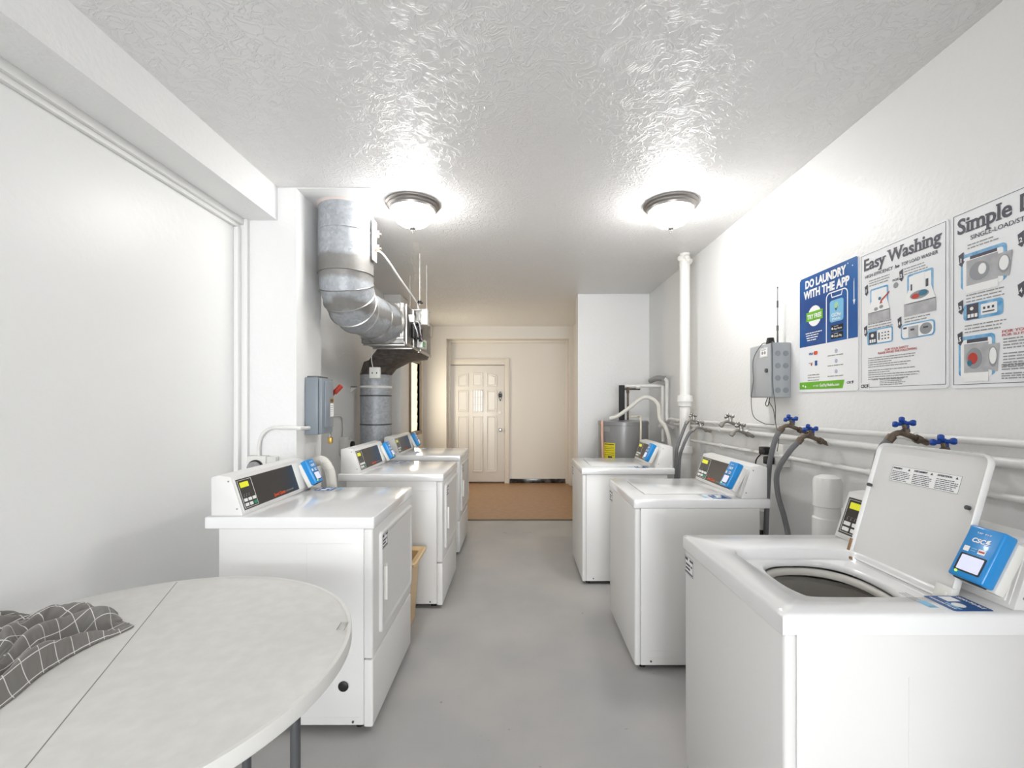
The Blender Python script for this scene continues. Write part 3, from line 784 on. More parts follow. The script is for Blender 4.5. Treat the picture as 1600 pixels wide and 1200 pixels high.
for i in range(nu-1):
    for j in range(nv-1):
        f = bm.faces.new((V[i][j], V[i+1][j], V[i+1][j+1], V[i][j+1]))
        for lp_, (a, b) in zip(f.loops, ((i, j), (i+1, j), (i+1, j+1), (i, j+1))): lp_[uvl].uv = (gu[a, b], gv[a, b])
me = bpy.data.meshes.new('checked_cloth'); bm.to_mesh(me); bm.free()
m = mat('checked_fabric', (92, 90, 88), .8); nt = m.node_tree; b = nt.nodes['Principled BSDF']
b.inputs['Sheen Weight'].default_value = .3
uvn = nt.nodes.new('ShaderNodeUVMap'); uvn.uv_map = 'UVMap'; sp = nt.nodes.new('ShaderNodeSeparateXYZ'); nt.links.new(uvn.outputs[0], sp.inputs[0])
prev = None
for ax_ in ('X', 'Y'):
    a = nt.nodes.new('ShaderNodeMath'); a.operation = 'MODULO'; a.inputs[1].default_value = .052
    c = nt.nodes.new('ShaderNodeMath'); c.operation = 'LESS_THAN'; c.inputs[1].default_value = .0024
    nt.links.new(sp.outputs[ax_], a.inputs[0]); nt.links.new(a.outputs[0], c.inputs[0])
    if prev is None: prev = c
    else:
        mxx = nt.nodes.new('ShaderNodeMath'); mxx.operation = 'MAXIMUM'; nt.links.new(prev.outputs[0], mxx.inputs[0]); nt.links.new(c.outputs[0], mxx.inputs[1]); prev = mxx
mx = nt.nodes.new('ShaderNodeMixRGB'); mx.inputs[1].default_value = srgb(120, 117, 113); mx.inputs[2].default_value = srgb(222, 220, 216)
nt.links.new(prev.outputs[0], mx.inputs[0]); nt.links.new(mx.outputs[0], b.inputs['Base Color'])
me.materials.append(m); me.polygons.foreach_set('use_smooth', [True]*len(me.polygons))
o = bpy.data.objects.new('checked_cloth', me); COL.objects.link(o)
o.location = (-1.125, 1.118, TZ); o.rotation_euler = (0, 0, math.radians(2))
md = o.modifiers.new('subsurf', 'SUBSURF'); md.levels = 1; md.render_levels = 1
md = o.modifiers.new('thick', 'SOLIDIFY'); md.thickness = .0022
tag(o, 'crumpled grey cloth with white window-check lying on the round table', 'cloth')

# ------------------------------------------------------------------ duct work on the left
t = thing('air_duct', 'large round galvanised duct dropping from the ceiling and bending to a metal box', 'duct', (-1.135, 3.0, H))
W = Wm(t); R = .172
mb = MB(W)
mb.lathe([(R, 2.235), (R, H-.0), (R-.01, H)], (-1.135, 3.0, 0), n=56); mb.lathe([(R+.002, 2.50), (R+.005, 2.505), (R+.002, 2.51)], (-1.135, 3.0, 0), n=56)
obj('vertical_run', mb, M_DUCT2, t)
mb = MB(W); mb.lathe([(R, H-.02), (R+.012, H-.006), (R+.006, H)], (-1.135, 3.0, 0), n=56); obj('ceiling_sealant', mb, mat('pink_sealant', (226, 212, 206), .6), t)
# elbow made of gores
Rc = .19; end = Vector((-1.065, 3.57, 2.03)); rings = []
def ring_at(c, tdir, r, n=48):
    tdir = Vector(tdir).normalized(); sx = Vector((1, 0, 0)); sx = (sx-tdir*sx.dot(tdir)).normalized(); up = tdir.cross(sx)
    return [c+(sx*math.cos(2*PI*j/n)+up*math.sin(2*PI*j/n))*r for j in range(n)]
ng = 4
P0 = Vector((-1.135, 3.0, 2.237))
mbs = MB(W); mbe = MB(W)
prev = ring_at(P0, (0, 0, -1), R)
cents = []
for k in range(1, ng+1):
    a = PI/2*k/ng
    c = Vector((-1.135, 3.0+Rc*(1-math.cos(a)), 2.237-Rc*math.sin(a)))
    d = Vector((.0+.09*k/ng, math.sin(a), -math.cos(a)))
    r = R-.012*k/ng; cur = ring_at(c, d, r)
    mbe.loops([prev, cur]); cents.append((c, d, r)); prev = cur
endr = ring_at(end-Vector((0, .0, 0)), (.12, 1, 0), .155)
mbe.loops([prev, endr])
obj('elbow', mbe, M_DUCT2, t, ang=20)
for c, d, r in [(P0, Vector((0, 0, -1)), R)]+cents:
    mbs.loops([ring_at(c-d.normalized()*.004, d, r), ring_at(c, d, r+.006), ring_at(c+d.normalized()*.004, d, r)])
mid = (cents[-1][0]*.45+end*.55); mbs.loops([ring_at(mid-Vector((0, .01, 0)), (.1, 1, 0), .158), ring_at(mid, (.1, 1, 0), .166), ring_at(mid+Vector((0, .01, 0)), (.1, 1, 0), .158)])
mbs.loops([ring_at(end+Vector((0, -.02, 0)), (0, 1, 0), .156), ring_at(end+Vector((0, -.003, 0)), (0, 1, 0), .172), ring_at(end, (0, 1, 0), .172)])
obj('seam_bead', mbs, M_STEEL, t)
mb = MB(W); mb.box(-.955, -.945, 2.96, 3.04, 2.33, 2.60, .002); obj('side_strip', mb, M_PIPE, t)
for z in (2.51, 2.415):
    mb = MB(W); mb.cyl((-.946, 3.0, z), (-.925, 3.0, z), .012, n=12).box(-.94, -.918, 2.995, 3.005, z-.024, z+.024, .003).cyl((-.925, 3, z), (-.905, 3, z), .006, n=10)
    obj('wing_screw', mb, M_COPPER, t)

t = thing('duct_plenum', 'square galvanised metal box hanging under the ceiling with controls on its side', 'duct', (-1.065, 4.0, 1.87))
W = Wm(t)
BX0, BX1, BY0, BY1, BZ0, BZ1 = -1.235, -.90, 3.575, 4.66, 1.865, 2.185
obj('plenum_body', MB(W).box(BX0, BX1, BY0, BY1, BZ0, BZ1, .006), M_PLENUM, t)
mb = MB(W)
for a, b, c, d in ((BX0, BX1, BZ0+.035, BZ0+.047), (BX1-.03, BX1-.018, BZ0+.047, BZ1), (BX0, BX0+.01, BZ0+.04, BZ1)): mb.box(a, b, BY0-.012, BY0+.002, c, d, .002)
for y in (BY0+.04, BY0+.28, BY0+.56): mb.box(BX1-.002, BX1+.014, y, y+.012, BZ0, BZ1, .002); mb.box(BX0, BX1, y, y+.012, BZ0-.012, BZ0+.002, .002)
mb.box(BX1-.004, BX1+.006, BY0, BY1, BZ0-.006, BZ0+.018, .002)
mb.tube([(BX1+.006, BY0+.05, BZ1-.005), (BX1+.006, BY0+.27, BZ0+.02)], .005, 6, smooth=False)
obj('flange', mb, M_STEEL, t)
mb = MB(W); mb.box(-.90, -.80, 4.0, 4.10, 2.085, 2.225, .004); b_ = obj('white_control_box', mb, M_PLAST, t)
mb = MB(W); mb.box(-.90, -.855, 3.72, 3.78, 2.06, 2.12, .003).box(-.90, -.85, 4.12, 4.22, 1.89, 1.97, .003); obj('small_box', mb, M_PLAST, t)
mb = MB(W)
for y, r in ((3.76, .022), (3.86, .026), (4.0, .022)): mb.cyl((-.865, y, 1.935), (-.865, y, 2.045), r, n=20, bev=.003)
mb.cyl((-.865, 3.88, 2.06), (-.865, 3.96, 2.09), .015, n=12)
obj('capacitor', mb, M_BLACK, t)
mb = MB(W); mb.box(-.852, -.846, 4.02, 4.14, 1.89, 1.96, .002).box(-.895, -.85, 4.0, 4.15, 1.885, 1.965, .004); g_ = obj('relay', mb, M_PLAST, t)
mb = MB(W @ basis((-.8455, 4.02, 1.89), (0, 1, 0), (0, 0, 1))); mb.mi = 0; mb.rect(.01, .105, .006, .05, .0012); mb.mi = 1; mb.text('G', .04, .014, .03, .026, .0022, bold=.04); obj('green_label', mb, [mat('green_label', (60, 175, 100), .5), M_WHITEP], g_)
mb = MB(W)
mb.tube([(-.87, 3.75, 2.08), (-.85, 3.74, 2.03), (-.84, 3.78, 1.98), (-.85, 3.85, 1.95), (-.86, 3.9, 1.90)], .005, 6).tube([(-.87, 3.76, 2.08), (-.84, 3.84, 2.07), (-.84, 3.9, 2.0), (-.85, 4.02, 1.93)], .005, 6)
obj('wiring', mb, M_WHITEP, t)
mb = MB(W); mb.tube([(-.85, 3.9, 1.99), (-.83, 3.97, 1.95), (-.845, 4.05, 1.96)], .004, 6).tube([(-.86, 3.86, 2.05), (-.84, 3.93, 2.03), (-.85, 4.0, 2.04)], .004, 6); obj('dark_wiring', mb, mat('purple_wire', (120, 90, 110), .5), t)
# rods holding it
mb = MB(W)
for X, Y, z0 in ((-.85, 3.92, 2.27), (-.857, 4.25, 2.255), (-1.10, 4.62, 2.2)):
    mb.cyl((X, Y, z0-.03), (X, Y, H), .004, n=8)
mb.box(-1.25, -.84, 3.90, 3.94, 2.19, 2.20).box(-1.25, -.84, 4.23, 4.27, 2.19, 2.20)
obj('hanger_rod', mb, M_PIPE, t)
mb = MB(W)
for X, Y, z0 in ((-.85, 3.92, 2.255), (-.857, 4.25, 2.24)): mb.cyl((X, Y, z0), (X, Y, z0+.006), .030, n=20).cyl((X, Y, z0+.012), (X, Y, z0+.02), .016, n=16)
obj('washer_plate', mb, M_BLACK, t)
# transition down to the round duct
mb = MB(W)
n = 40
def rect_ring(x0, x1, y0, y1, z):
    out = []; cx, cy = (x0+x1)/2, (y0+y1)/2
    for j in range(n):
        a = 2*PI*j/n; c, s_ = math.cos(a), math.sin(a); r = min((x1-cx)/abs(c) if abs(c) > 1e-6 else 9, (y1-cy)/abs(s_) if abs(s_) > 1e-6 else 9); out.append((cx+c*r, cy+s_*r, z))
    return out
def circ(cx, cy, r, z): return [(cx+r*math.cos(2*PI*j/n), cy+r*math.sin(2*PI*j/n), z) for j in range(n)]
mb.loops([rect_ring(-1.235, -.905, 3.95, 4.66, 1.868), rect_ring(-1.27, -.93, 4.0, 4.66, 1.835), circ(-1.29, 4.45, .21, 1.79), circ(-1.37, 4.48, .165, 1.73), circ(-1.405, 4.49, .150, 1.67)])
obj('transition', mb, M_DUCTD, t, ang=60)

t = thing('vertical_duct', 'grey round duct rising from the floor behind the farthest dryer', 'duct', (-1.405, 4.49, 0))
mb = MB(); mb.lathe([(.148, 0), (.148, 1.70)], n=48); obj('duct_pipe', mb, M_DUCT, t)
for z in (.9, 1.18, 1.46): obj('duct_joint', MB().lathe([(.148, z), (.152, z+.004), (.152, z+.010), (.148, z+.014)], n=48), M_DSTEEL, t)
mb = MB(); mb.lathe([(.150, 1.54), (.153, 1.542), (.153, 1.562), (.150, 1.564)], n=48); mb.box(-.192, -.13, -.16, -.14, 1.545, 1.558).box(-.10, .05, -.16, -.15, 1.545, 1.558).prism([(-.192, -.16, 1.50), (-.192, -.16, 1.555), (-.12, -.16, 1.555)], (0, .02, 0))
obj('wall_strap', mb, M_PIPE, t)

# conduit running from the duct to the box
o = obj('conduit', MB().tube([(-1.02, 3.20, 2.49), (-.97, 3.30, 2.46), (-.92, 3.55, 2.36), (-.885, 3.80, 2.285), (-.87, 3.93, 2.24), (-.865, 3.97, 2.12)], .009, 10), M_PIPE)
tag(o, 'thin white conduit slanting from the round duct down to the hanging metal box', 'conduit')

# outlet hanging in front of the vertical duct
t = thing('receptacle_box', 'white outlet box on a cord in front of the vertical grey duct', 'outlet', (-1.30, 4.13, 1.63))
mb = MB(); mb.box(-.048, .048, -.02, .02, -.01, .09, .004); obj('box_body', mb, M_PLAST, t)
mb = MB()
for x in (-.02, .02): mb.box(x-.004, x+.004, -.0215, -.0195, .03, .045)
mb.disc; obj('slot', mb, M_BLACK, t)
mb = MB(); mb.tube([(-.02, 0, .085), (-.03, -.01, .16), (-.02, -.02, .235)], .004, 6); obj('cord', mb, M_PIPE, t)

# ------------------------------------------------------------------ disconnect switch on the pier
t = thing('disconnect_switch', 'grey electrical disconnect box with a red pull handle on the white pier', 'electrical box', (-1.327, 2.915, 1.197))
BW = Wm(t)
mb = MB(BW); mb.box(-1.326, -1.245, 2.825, 3.005, 1.20, 1.557, .004); obj('enclosure', mb, M_GREYSW, t)
mb = MB(BW); mb.box(-1.245, -1.222, 2.830, 3.000, 1.205, 1.552, .006).box(-1.224, -1.212, 2.865, 2.985, 1.24, 1.535, .006); d = obj('cover', mb, M_GREYSW, t)
mb = MB(BW); mb.box(-1.32, -1.25, 2.84, 2.99, 1.555, 1.566, .003); obj('top_hub', mb, M_DSTEEL, t)
mb = MB(BW @ basis((-1.2115, 2.93, 1.31), (0, 1, 0), (0, 0, 1))); mb.mi = 0; mb.rect(0, .05, 0, .085, .001); mb.mi = 1; rng = random.Random(2)
for k in range(6): mb.greek(.004, .046, .008+.012*k, .006, rng, n=.0014)
mb.mi = 2; mb.rect(0, .05, .09, .118, .001); mb.mi = 3; mb.rect(.006, .02, .094, .112, .0014); mb.rect(.026, .042, .094, .112, .0014)
obj('rating_label', mb, [M_WHITEP, M_GREY, M_GOLD, M_BLACK], d)
mb = MB(BW); mb.cyl((-1.275, 3.004, 1.39), (-1.275, 3.03, 1.39), .045, n=28, bev=.003); h_ = obj('handle_hub', mb, M_DSTEEL, t)
mb = MB(BW); mb.tube([(-1.27, 3.035, 1.39), (-1.25, 3.04, 1.44), (-1.225, 3.04, 1.47)], .010, 8).tube([(-1.228, 3.04, 1.466), (-1.183, 3.04, 1.512)], .017, 12, smooth=False); obj('handle_grip', mb, M_REDH, h_)
o_ = thing('padlock', 'small brass padlock hanging under the grey electrical box', 'padlock', (-1.225, 2.965, 1.135))
obj('lock_body', MB().box(-.012, .012, -.016, .016, 0, .038, .003), M_GOLD, o_)
obj('shackle', MB().tube([(0, -.010, .036), (0, -.010, .060), (0, 0, .072), (0, .010, .060), (0, .010, .036)], .003, 8), M_STEEL, o_)

# outlet, conduit and plug on the pier
t = thing('wall_outlet', 'white surface outlet box with a round grey plug, left of the nearest dryer console', 'outlet', (-1.54, 2.72, 1.0))
mb = MB(); mb.box(-.055, .055, -.05, 0, -.03, .085, .004).box(.055, .11, -.04, 0, -.02, .08, .004); obj('outlet_box', mb, M_PLAST, t)
mb = MB(); mb.cyl((.0, -.05, .02), (.0, -.085, .02), .036, n=28, bev=.004).cyl((.0, -.085, .02), (0.0, -.09, .02), .030, n=28); obj('round_plug', mb, M_GREY, t)
obj('plug_ring', MB().cyl((.0, -.049, .02), (.0, -.062, .02), .044, n=28), M_BLACK, t)
o = obj('conduit', MB().tube([(-1.54, 2.70, 1.08), (-1.54, 2.70, 1.14), (-1.525, 2.70, 1.20), (-1.475, 2.70, 1.245), (-1.40, 2.702, 1.252)], .010, 12).tube([(-1.42, 2.702, 1.251), (-1.315, 2.702, 1.249), (-1.30, 2.72, 1.246), (-1.30, 2.826, 1.243)], .012, 12, k=4), M_PIPE)
tag(o, 'white conduit curving from the wall outlet to the grey electrical box', 'conduit')
o = obj('conduit', MB().tube([(-1.31, 3.06, 1.285), (-1.40, 3.25, 1.285), (-1.585, 3.55, 1.285), (-1.585, 3.98, 1.285), (-1.585, 4.08, 1.27), (-1.585, 4.12, 1.22), (-1.585, 4.12, 1.08)], .009, 10), M_PIPE)
tag(o, 'thin conduit bending down the left wall to the outlet box by the vertical duct', 'conduit')
t = thing('wall_outlet', 'white surface outlet box with a round plug on the left wall by the vertical duct', 'outlet', (XW, 4.13, .98))
obj('outlet_box', MB().box(0, .05, -.075, .03, -.05, .11, .004), M_PLAST, t)
obj('round_plug', MB().cyl((.05, .09, .03), (.075, .09, .03), .032, n=24, bev=.004), M_BLACK, t)
obj('outlet_wing', MB().box(0, .05, .03, .13, -.03, .08, .004), M_PLAST, t)
# white vent hose behind the nearest dryer
o = obj('vent_hose', MB().tube([(-1.30, 2.90, 1.02), (-1.235, 2.86, 1.035), (-1.19, 2.84, 1.0), (-1.165, 2.83, .93), (-1.16, 2.82, .80), (-1.19, 2.75, .62), (-1.26, 2.70, .55)], .030, 18, k=14, ribs=.03), M_BIRCH)
tag(o, 'white flexible vent hose arching behind the nearest dryer', 'hose')

# ------------------------------------------------------------------ right wall pipes
def wallpipe(label, pts, r, brackets=()):
    t = thing('water_pipe', label, 'pipe', pts[0], group='white water pipes along the right wall')
    mb = MB(Wm(t)); mb.tube(pts, r, 14, smooth=False); obj('pipe', mb, M_PIPE, t)
    if brackets:
        for y in brackets:
            mb = MB(Wm(t))
            f = (y-pts[0][1])/(pts[-1][1]-pts[0][1]); z = pts[0][2]+(pts[-1][2]-pts[0][2])*f; x = pts[0][0]
            mb.cyl((x, y-.018, z), (x, y+.018, z), r*1.35, n=16).box(x, XR-.001, y-.008, y+.008, z-.006, z+.006)
            obj('pipe_strap', mb, M_PIPE, t)
wallpipe('topmost white pipe along the right wall', [(1.515, 4.45, 1.228), (1.515, -1.2, 1.315)], .0135, (1.05, 1.75, 2.5, 3.07, 3.5))
wallpipe('middle and thickest white pipe along the right wall', [(1.521, 4.42, 1.190), (1.521, -1.2, 1.233)], .0172, (1.5, 2.33, 3.0, 3.42))
wallpipe('lowest white pipe along the right wall', [(1.515, 4.0, 1.068), (1.515, -1.2, 1.143)], .0125, (1.2, 1.95, 2.6, 3.4))

t = thing('drain_pipe', 'thick white vertical drain pipe running up to the ceiling on the right wall', 'pipe', (1.438, 3.935, 0))
obj('pipe', MB().cyl((0, 0, 1.0), (0, 0, H), .044, n=28), M_PVC, t)
obj('lower_pipe', MB().cyl((0, 0, 0), (0, 0, 1.0), .052, n=28), M_PVC, t)
for z in (1.38, .94):
    obj('coupling', MB().lathe([(.044, z+.085), (.064, z+.08), (.066, z+.03), (.058, z+.02), (.056, z-.01), (.044, z-.02)], n=28), M_PVC, t)
mb = MB(); rng = random.Random(4)
for k in range(9):
    a = rng.uniform(0, 6.28); mb.lathe([(0, .03), (.025, .02), (.033, 0), (.02, -.022), (0, -.03)], (.035*math.cos(a), .03*math.sin(a), H-.03-.05*rng.random()), n=12)
obj('sealing_foam', mb, mat('expanding_foam', (228, 226, 220), .7, bump=(60, .6, .01)), t, ang=60)

t = thing('cleanout_pipe', 'capped white pipe stub standing between the open washer and the wall', 'pipe', (1.395, 2.055, 0))
obj('pipe', MB().cyl((0, 0, 0), (0, 0, .95), .051, n=32), M_PVC, t)
obj('cap', MB().lathe([(.051, .93), (.057, .935), (.057, 1.045), (.050, 1.062), (.03, 1.072), (0, 1.076)], n=32), M_PVC, t)
obj('coupling', MB().lathe([(.051, .885), (.059, .88), (.060, .78), (.051, .77)], n=32), M_PVC, t)
o = obj('drain_hose', MB().tube([(1.34, 1.93, 0), (1.345, 1.94, .45), (1.345, 1.925, .70), (1.335, 1.90, .80), (1.325, 1.85, .80), (1.33, 1.80, .70)], .034, 16, k=16, ribs=.06), M_BIRCH)
tag(o, 'white ribbed drain hose curled behind the open washer', 'hose')
t = thing('drain_hose', 'black drain hose with a white collar standing behind the middle washer', 'hose', (1.345, 2.52, 0))
obj('hose', MB().cyl((0, 0, 0), (0, 0, .70), .022, n=18), M_BLACK, t)
obj('collar', MB().cyl((0, 0, .70), (0, 0, .735), .024, n=18).cyl((0, 0, .745), (0, 0, .755), .024, n=18).cyl((0, 0, .735), (0, 0, .80), .017, n=16), M_PLAST, t)

# hose bibs; local: -X comes out of the wall
def bib(label, loc, blue, rz=0.):
    t = thing('hose_bib', label, 'tap', loc, rz, 'hose taps on the right wall')
    obj('valve_body', MB().tube([(.085, 0, -.030), (.05, 0, -.016), (.012, 0, .000), (-.018, 0, .008), (-.042, 0, .0), (-.054, 0, -.014)], .0105, 14)
        .cyl((.040, 0, -.012), (.056, 0, -.019), .016, n=8).cyl((-.046, 0, -.004), (-.062, 0, -.024), .016, .015, n=16), M_BRASS if blue else mat('dull_metal_tap', (150, 146, 140), .45, metal=.5), t)
    obj('valve_stem', MB().cyl((.005, 0, .008), (-.002, 0, .040), .008, n=10).cyl((.005, 0, .010), (.003, 0, .022), .013, n=8), M_BRASS if blue else M_STEEL, t)
    mb = MB(Matrix.Translation((-.002, 0, .042)) @ Matrix.Rotation(.45, 4, 'Y') @ Matrix.Rotation(-.45, 4, 'X') @ Matrix.Rotation(.5, 4, 'Z'))
    mb.cyl((0, 0, -.006), (0, 0, .008), .010, n=12)
    for k in range(4):
        a = k*PI/2; mb.box(.004, .028, -.006, .006, -.006, .006, .003, T=Matrix.Rotation(a, 4, 'Z')); mb.cyl((.026*math.cos(a), .026*math.sin(a), -.009), (.026*math.cos(a), .026*math.sin(a), .009), .0095, n=10, bev=.003)
    obj('handle', mb, M_VALVEB if blue else M_STEEL, t)
    return t
XB = 1.43
# (y, z, blue, label)
bibs = [
    (1.685, 1.280, True, 'blue-handled hose tap above the far corner of the open lid'),
    (1.530, 1.226, True, 'blue-handled tap peeking over the top edge of the open lid'),
    (2.386, 1.271, True, 'blue-handled tap below the grey wall box, left one of its pair'),
    (2.227, 1.228, True, 'blue-handled tap below the blue poster, right one of its pair'),
    (3.08, 1.263, False, 'bare metal tap without a hose, left one of its pair'),
    (2.93, 1.211, False, 'bare metal tap without a hose, right one of its pair'),
    (3.72, 1.250, False, 'metal tap with a grey hose at the white drain pipe, upper of two'),
    (3.58, 1.200, False, 'metal tap with a grey hose at the white drain pipe, lower of two')]
for y, z, bl, lb in bibs: bib(lb, (XB, y, z), bl)
def hose(label, pts, r=.013):
    o = obj('water_hose', MB().tube(pts, r, 12, k=10), M_HOSE); tag(o, label, 'hose', 'grey rubber washer hoses')
    return o
def tip(i): return (XB-.058, bibs[i][0], bibs[i][1]-.018)
hose('grey hose hanging from the left blue-handled tap to the middle washer', [tip(2), (1.350, 2.385, 1.215), (1.335, 2.40, 1.13), (1.335, 2.43, 1.0), (1.345, 2.48, .60)])
hose('grey hose curving from the tap under the blue poster down behind the middle washer', [tip(3), (1.335, 2.245, 1.155), (1.315, 2.31, 1.05), (1.345, 2.36, .93), (1.37, 2.34, .80), (1.365, 2.30, .70), (1.35, 2.30, .55)])
hose('grey hose from the upper tap down behind the farthest washer', [tip(6), (1.34, 3.70, 1.17), (1.285, 3.66, 1.06), (1.262, 3.64, .97), (1.25, 3.62, .70)], .012)
hose('grey hose from the lower tap down behind the farthest washer', [tip(7), (1.335, 3.57, 1.15), (1.285, 3.56, 1.05), (1.268, 3.58, .95), (1.26, 3.58, .70)], .012)
hose('grey hose with metal collar dropping behind the open lid', [tip(0), (1.352, 1.69, 1.235), (1.34, 1.70, 1.18), (1.35, 1.755, 1.0), (1.37, 1.78, .75)])

# adapter outlet under the pipes
t = thing('power_outlet', 'small outlet with black adapters plugged in, under the pipes by the middle washer', 'outlet', (XR, 2.72, 1.06))
obj('outlet_box', MB().box(-.045, 0, -.13, .02, -.03, .10, .004), M_PLAST, t)
obj('adapter', MB().box(-.10, -.045, -.03, .03, .03, .075, .006), M_BLACK, t)
obj('adapter', MB().box(-.09, -.045, -.05, .0, -.025, .02, .006), M_BLACK, t)
obj('adapter_cord', MB().tube([(-.08, .02, .04), (-.10, .06, -.02), (-.09, .05, -.12), (-.06, .02, -.3)], .004, 6).tube([(-.07, -.05, .0), (-.09, -.09, .02), (-.08, -.06, .06), (-.06, -.04, .05)], .003, 6), M_BLACK, t)

# ------------------------------------------------------------------ grey wall box with antenna
t = thing('wall_cabinet', 'grey metal cabinet with an antenna mounted on the right wall', 'electrical box', (XR, 2.706, 1.43))
W = Wm(t)
obj('enclosure', MB(W).box(1.446, XR-.001, 2.587, 2.825, 1.430, 1.742, .003), M_GREYBOX, t)
mb = MB(W); mb.box(1.436, 1.447, 2.590, 2.822, 1.434, 1.738, .003); dr = obj('cabinet_door', mb, M_GREYBOX, t)
mb = MB(W); mb.cyl((1.437, 2.63, 1.585), (1.428, 2.63, 1.585), .012, n=20); obj('lock', mb, M_DSTEEL, dr)
Fm = W @ basis((1.4355, 2.705, 1.665), (0, -1, 0), (0, 0, 1))
mb = MB(Fm); mb.mi = 0; mb.rect(0, .085, 0, .055, .001); mb.mi = 1; mb.frame(.004, .081, .004, .051, .001, .0016); mb.disc(.03, .025, .01, .0016); mb.disc(.056, .025, .01, .0016); mb.greek(.02, .07, .040, .006, random.Random(1), n=.0016)
obj('door_label', mb, [M_WHITEP, M_GREY], dr)
for k in range(4):
    z = 1.47+.07*k
    for x in (1.475, 1.52): obj('knockout', MB(W).cyl((x, 2.5875, z), (x, 2.586, z), .016, n=20).cyl((x, 2.587, z), (x, 2.585, z), .009, n=16), mat('knockout_grey', (146, 152, 156), .45), t)
mb = MB(W); mb.cyl((1.515, 2.66, 1.742), (1.515, 2.66, 1.748), .018, .012, n=20).cyl((1.515, 2.66, 1.745), (1.515, 2.66, 1.82), .0055, .004, n=10).cyl((1.515, 2.66, 1.82), (1.515, 2.66, 1.85), .006, n=10).cyl((1.515, 2.66, 1.85), (1.515, 2.66, 2.075), .002, n=6).cyl((1.515, 2.66, 1.955), (1.515, 2.66, 1.995), .005, n=10).cyl((1.515, 2.66, 2.068), (1.515, 2.66, 2.076), .004, n=8)
obj('antenna', mb, M_DSTEEL, t)
mb = MB(W); mb.lathe([(.024, 1.742), (.022, 1.752), (.018, 1.775), (.0, 1.777)], (1.462, 2.64, 0), n=20); obj('antenna_puck', mb, M_BLACK, t)
mb = MB(W)
mb.tube([(1.455, 2.66, 1.748), (1.432, 2.68, 1.74), (1.425, 2.76, 1.66), (1.428, 2.765, 1.53), (1.42, 2.775, 1.42), (1.42, 2.75, 1.32), (1.43, 2.66, 1.28), (1.44, 2.60, 1.275), (1.44, 2.56, 1.275)], .0022, 6)
mb.tube([(1.47, 2.62, 1.748), (1.44, 2.585, 1.74), (1.435, 2.57, 1.66), (1.44, 2.575, 1.50), (1.445, 2.56, 1.38), (1.445, 2.56, 1.30)], .0022, 6)
mb.tube([(1.49, 2.70, 1.43), (1.485, 2.69, 1.40), (1.49, 2.66, 1.36), (1.47, 2.60, 1.28), (1.47, 2.57, 1.2), (1.49, 2.62, 1.12)], .0022, 6)
mb.tube([(1.49, 2.72, 1.43), (1.485, 2.735, 1.39), (1.485, 2.71, 1.38), (1.49, 2.70, 1.42)], .0025, 6)
obj('cable', mb, M_CABLE, t)

# ------------------------------------------------------------------ water heater and its plumbing
t = thing('water_heater', 'grey cylindrical water heater with a yellow label in the back right corner', 'water heater', (1.12, 4.87, 0))
HR = .262
obj('tank', MB().lathe([(HR-.01, 0), (HR, .01), (HR, 1.165), (HR+.004, 1.168), (HR+.004, 1.195), (HR-.004, 1.205), (.05, 1.215), (0, 1.215)], n=72), M_HEATER, t)
# label: bent round the tank
def on_tank(a0, a1, z0, z1, r, mb, k=10):
    L = [[(r*math.cos(a0+(a1-a0)*j/k), r*math.sin(a0+(a1-a0)*j/k), z) for z in (z0, z1)] for j in range(k+1)]
    b = bmesh.new(); V = [[b.verts.new(p) for p in l] for l in L]
    for A, B in zip(V, V[1:]): b.faces.new((A[0], B[0], B[1], A[1]))
    mb._add(b)
def ang_px(px):       # angle on the tank surface facing the camera at a measured column
    best = min((abs((1.12+HR*math.cos(a))/(4.87+HR*math.sin(a))-(px-810)/711), a) for a in [math.radians(x) for x in np.linspace(170, 330, 600)])
    return best[1]
a0, a1 = ang_px(944), ang_px(961)
mb = MB(); on_tank(a0, a1, .80, .985, HR+.0015, mb); y_ = obj('energy_label', mb, M_YELLOW, t)
mb = MB()
for z, h in ((.965, .010), (.94, .004), (.925, .004), (.905, .004), (.88, .004), (.86, .004)): on_tank(a0+.04, a1-.04, z, z+h, HR+.0025, mb)
on_tank(a0+.2, a1-.12, .83, .85, HR+.0025, mb)
obj('label_print', mb, M_DGREY, y_)
mb = MB(); on_tank(ang_px(942), ang_px(953), 1.10, 1.15, HR+.002, mb); obj('silver_plate', mb, M_GREY, t)
T_ = Wm(t)
mb = MB(T_); mb.tube([at(941, 657, 4.72), at(941, 680, 4.70), at(942, 715, 4.70)], .012, 8, smooth=False); obj('discharge_tube', mb, M_COPPER, t)
mb = MB(T_); p = at(971.5, 0, 4.87); mb.cyl((p.x, 4.87, 1.21), (p.x, 4.87, 1.585), .031, n=18); obj('insulated_pipe', mb, M_INSUL, t)
mb = MB(T_); q = at(981, 0, 4.87); mb.cyl((q.x, 4.87, 1.21), (q.x, 4.87, 1.555), .011, n=12).cyl((q.x, 4.87, 1.50), (q.x, 4.87, 1.56), .016, n=12).cyl((p.x+.03, 4.87, 1.545), (at(1000, 0, 4.87).x, 4.87, 1.545), .011, n=12); obj('bare_pipe', mb, M_BRASS, t)
mb = MB(T_); mb.tube([at(953, 654, 4.78), at(965, 650, 4.75), at(985, 636, 4.7), at(1003, 622, 4.68), at(1016, 622, 4.66), at(1028, 632, 4.6), at(1031, 655, 4.5), at(1040, 668, 4.4), at(1046, 690, 4.35), at(1047, 720, 4.35)], .020, 14, k=12, ribs=.03); obj('flexible_hose', mb, M_BIRCH, t)
mb = MB(T_); mb.tube([at(985, 651, 4.8), at(998, 651, 4.78), at(1001, 655, 4.6), at(1001, 690, 4.58), at(1001, 720, 4.58)], .010, 10, k=4); obj('relief_pipe', mb, mat('cream_pipe', (228, 222, 200), .4), t)
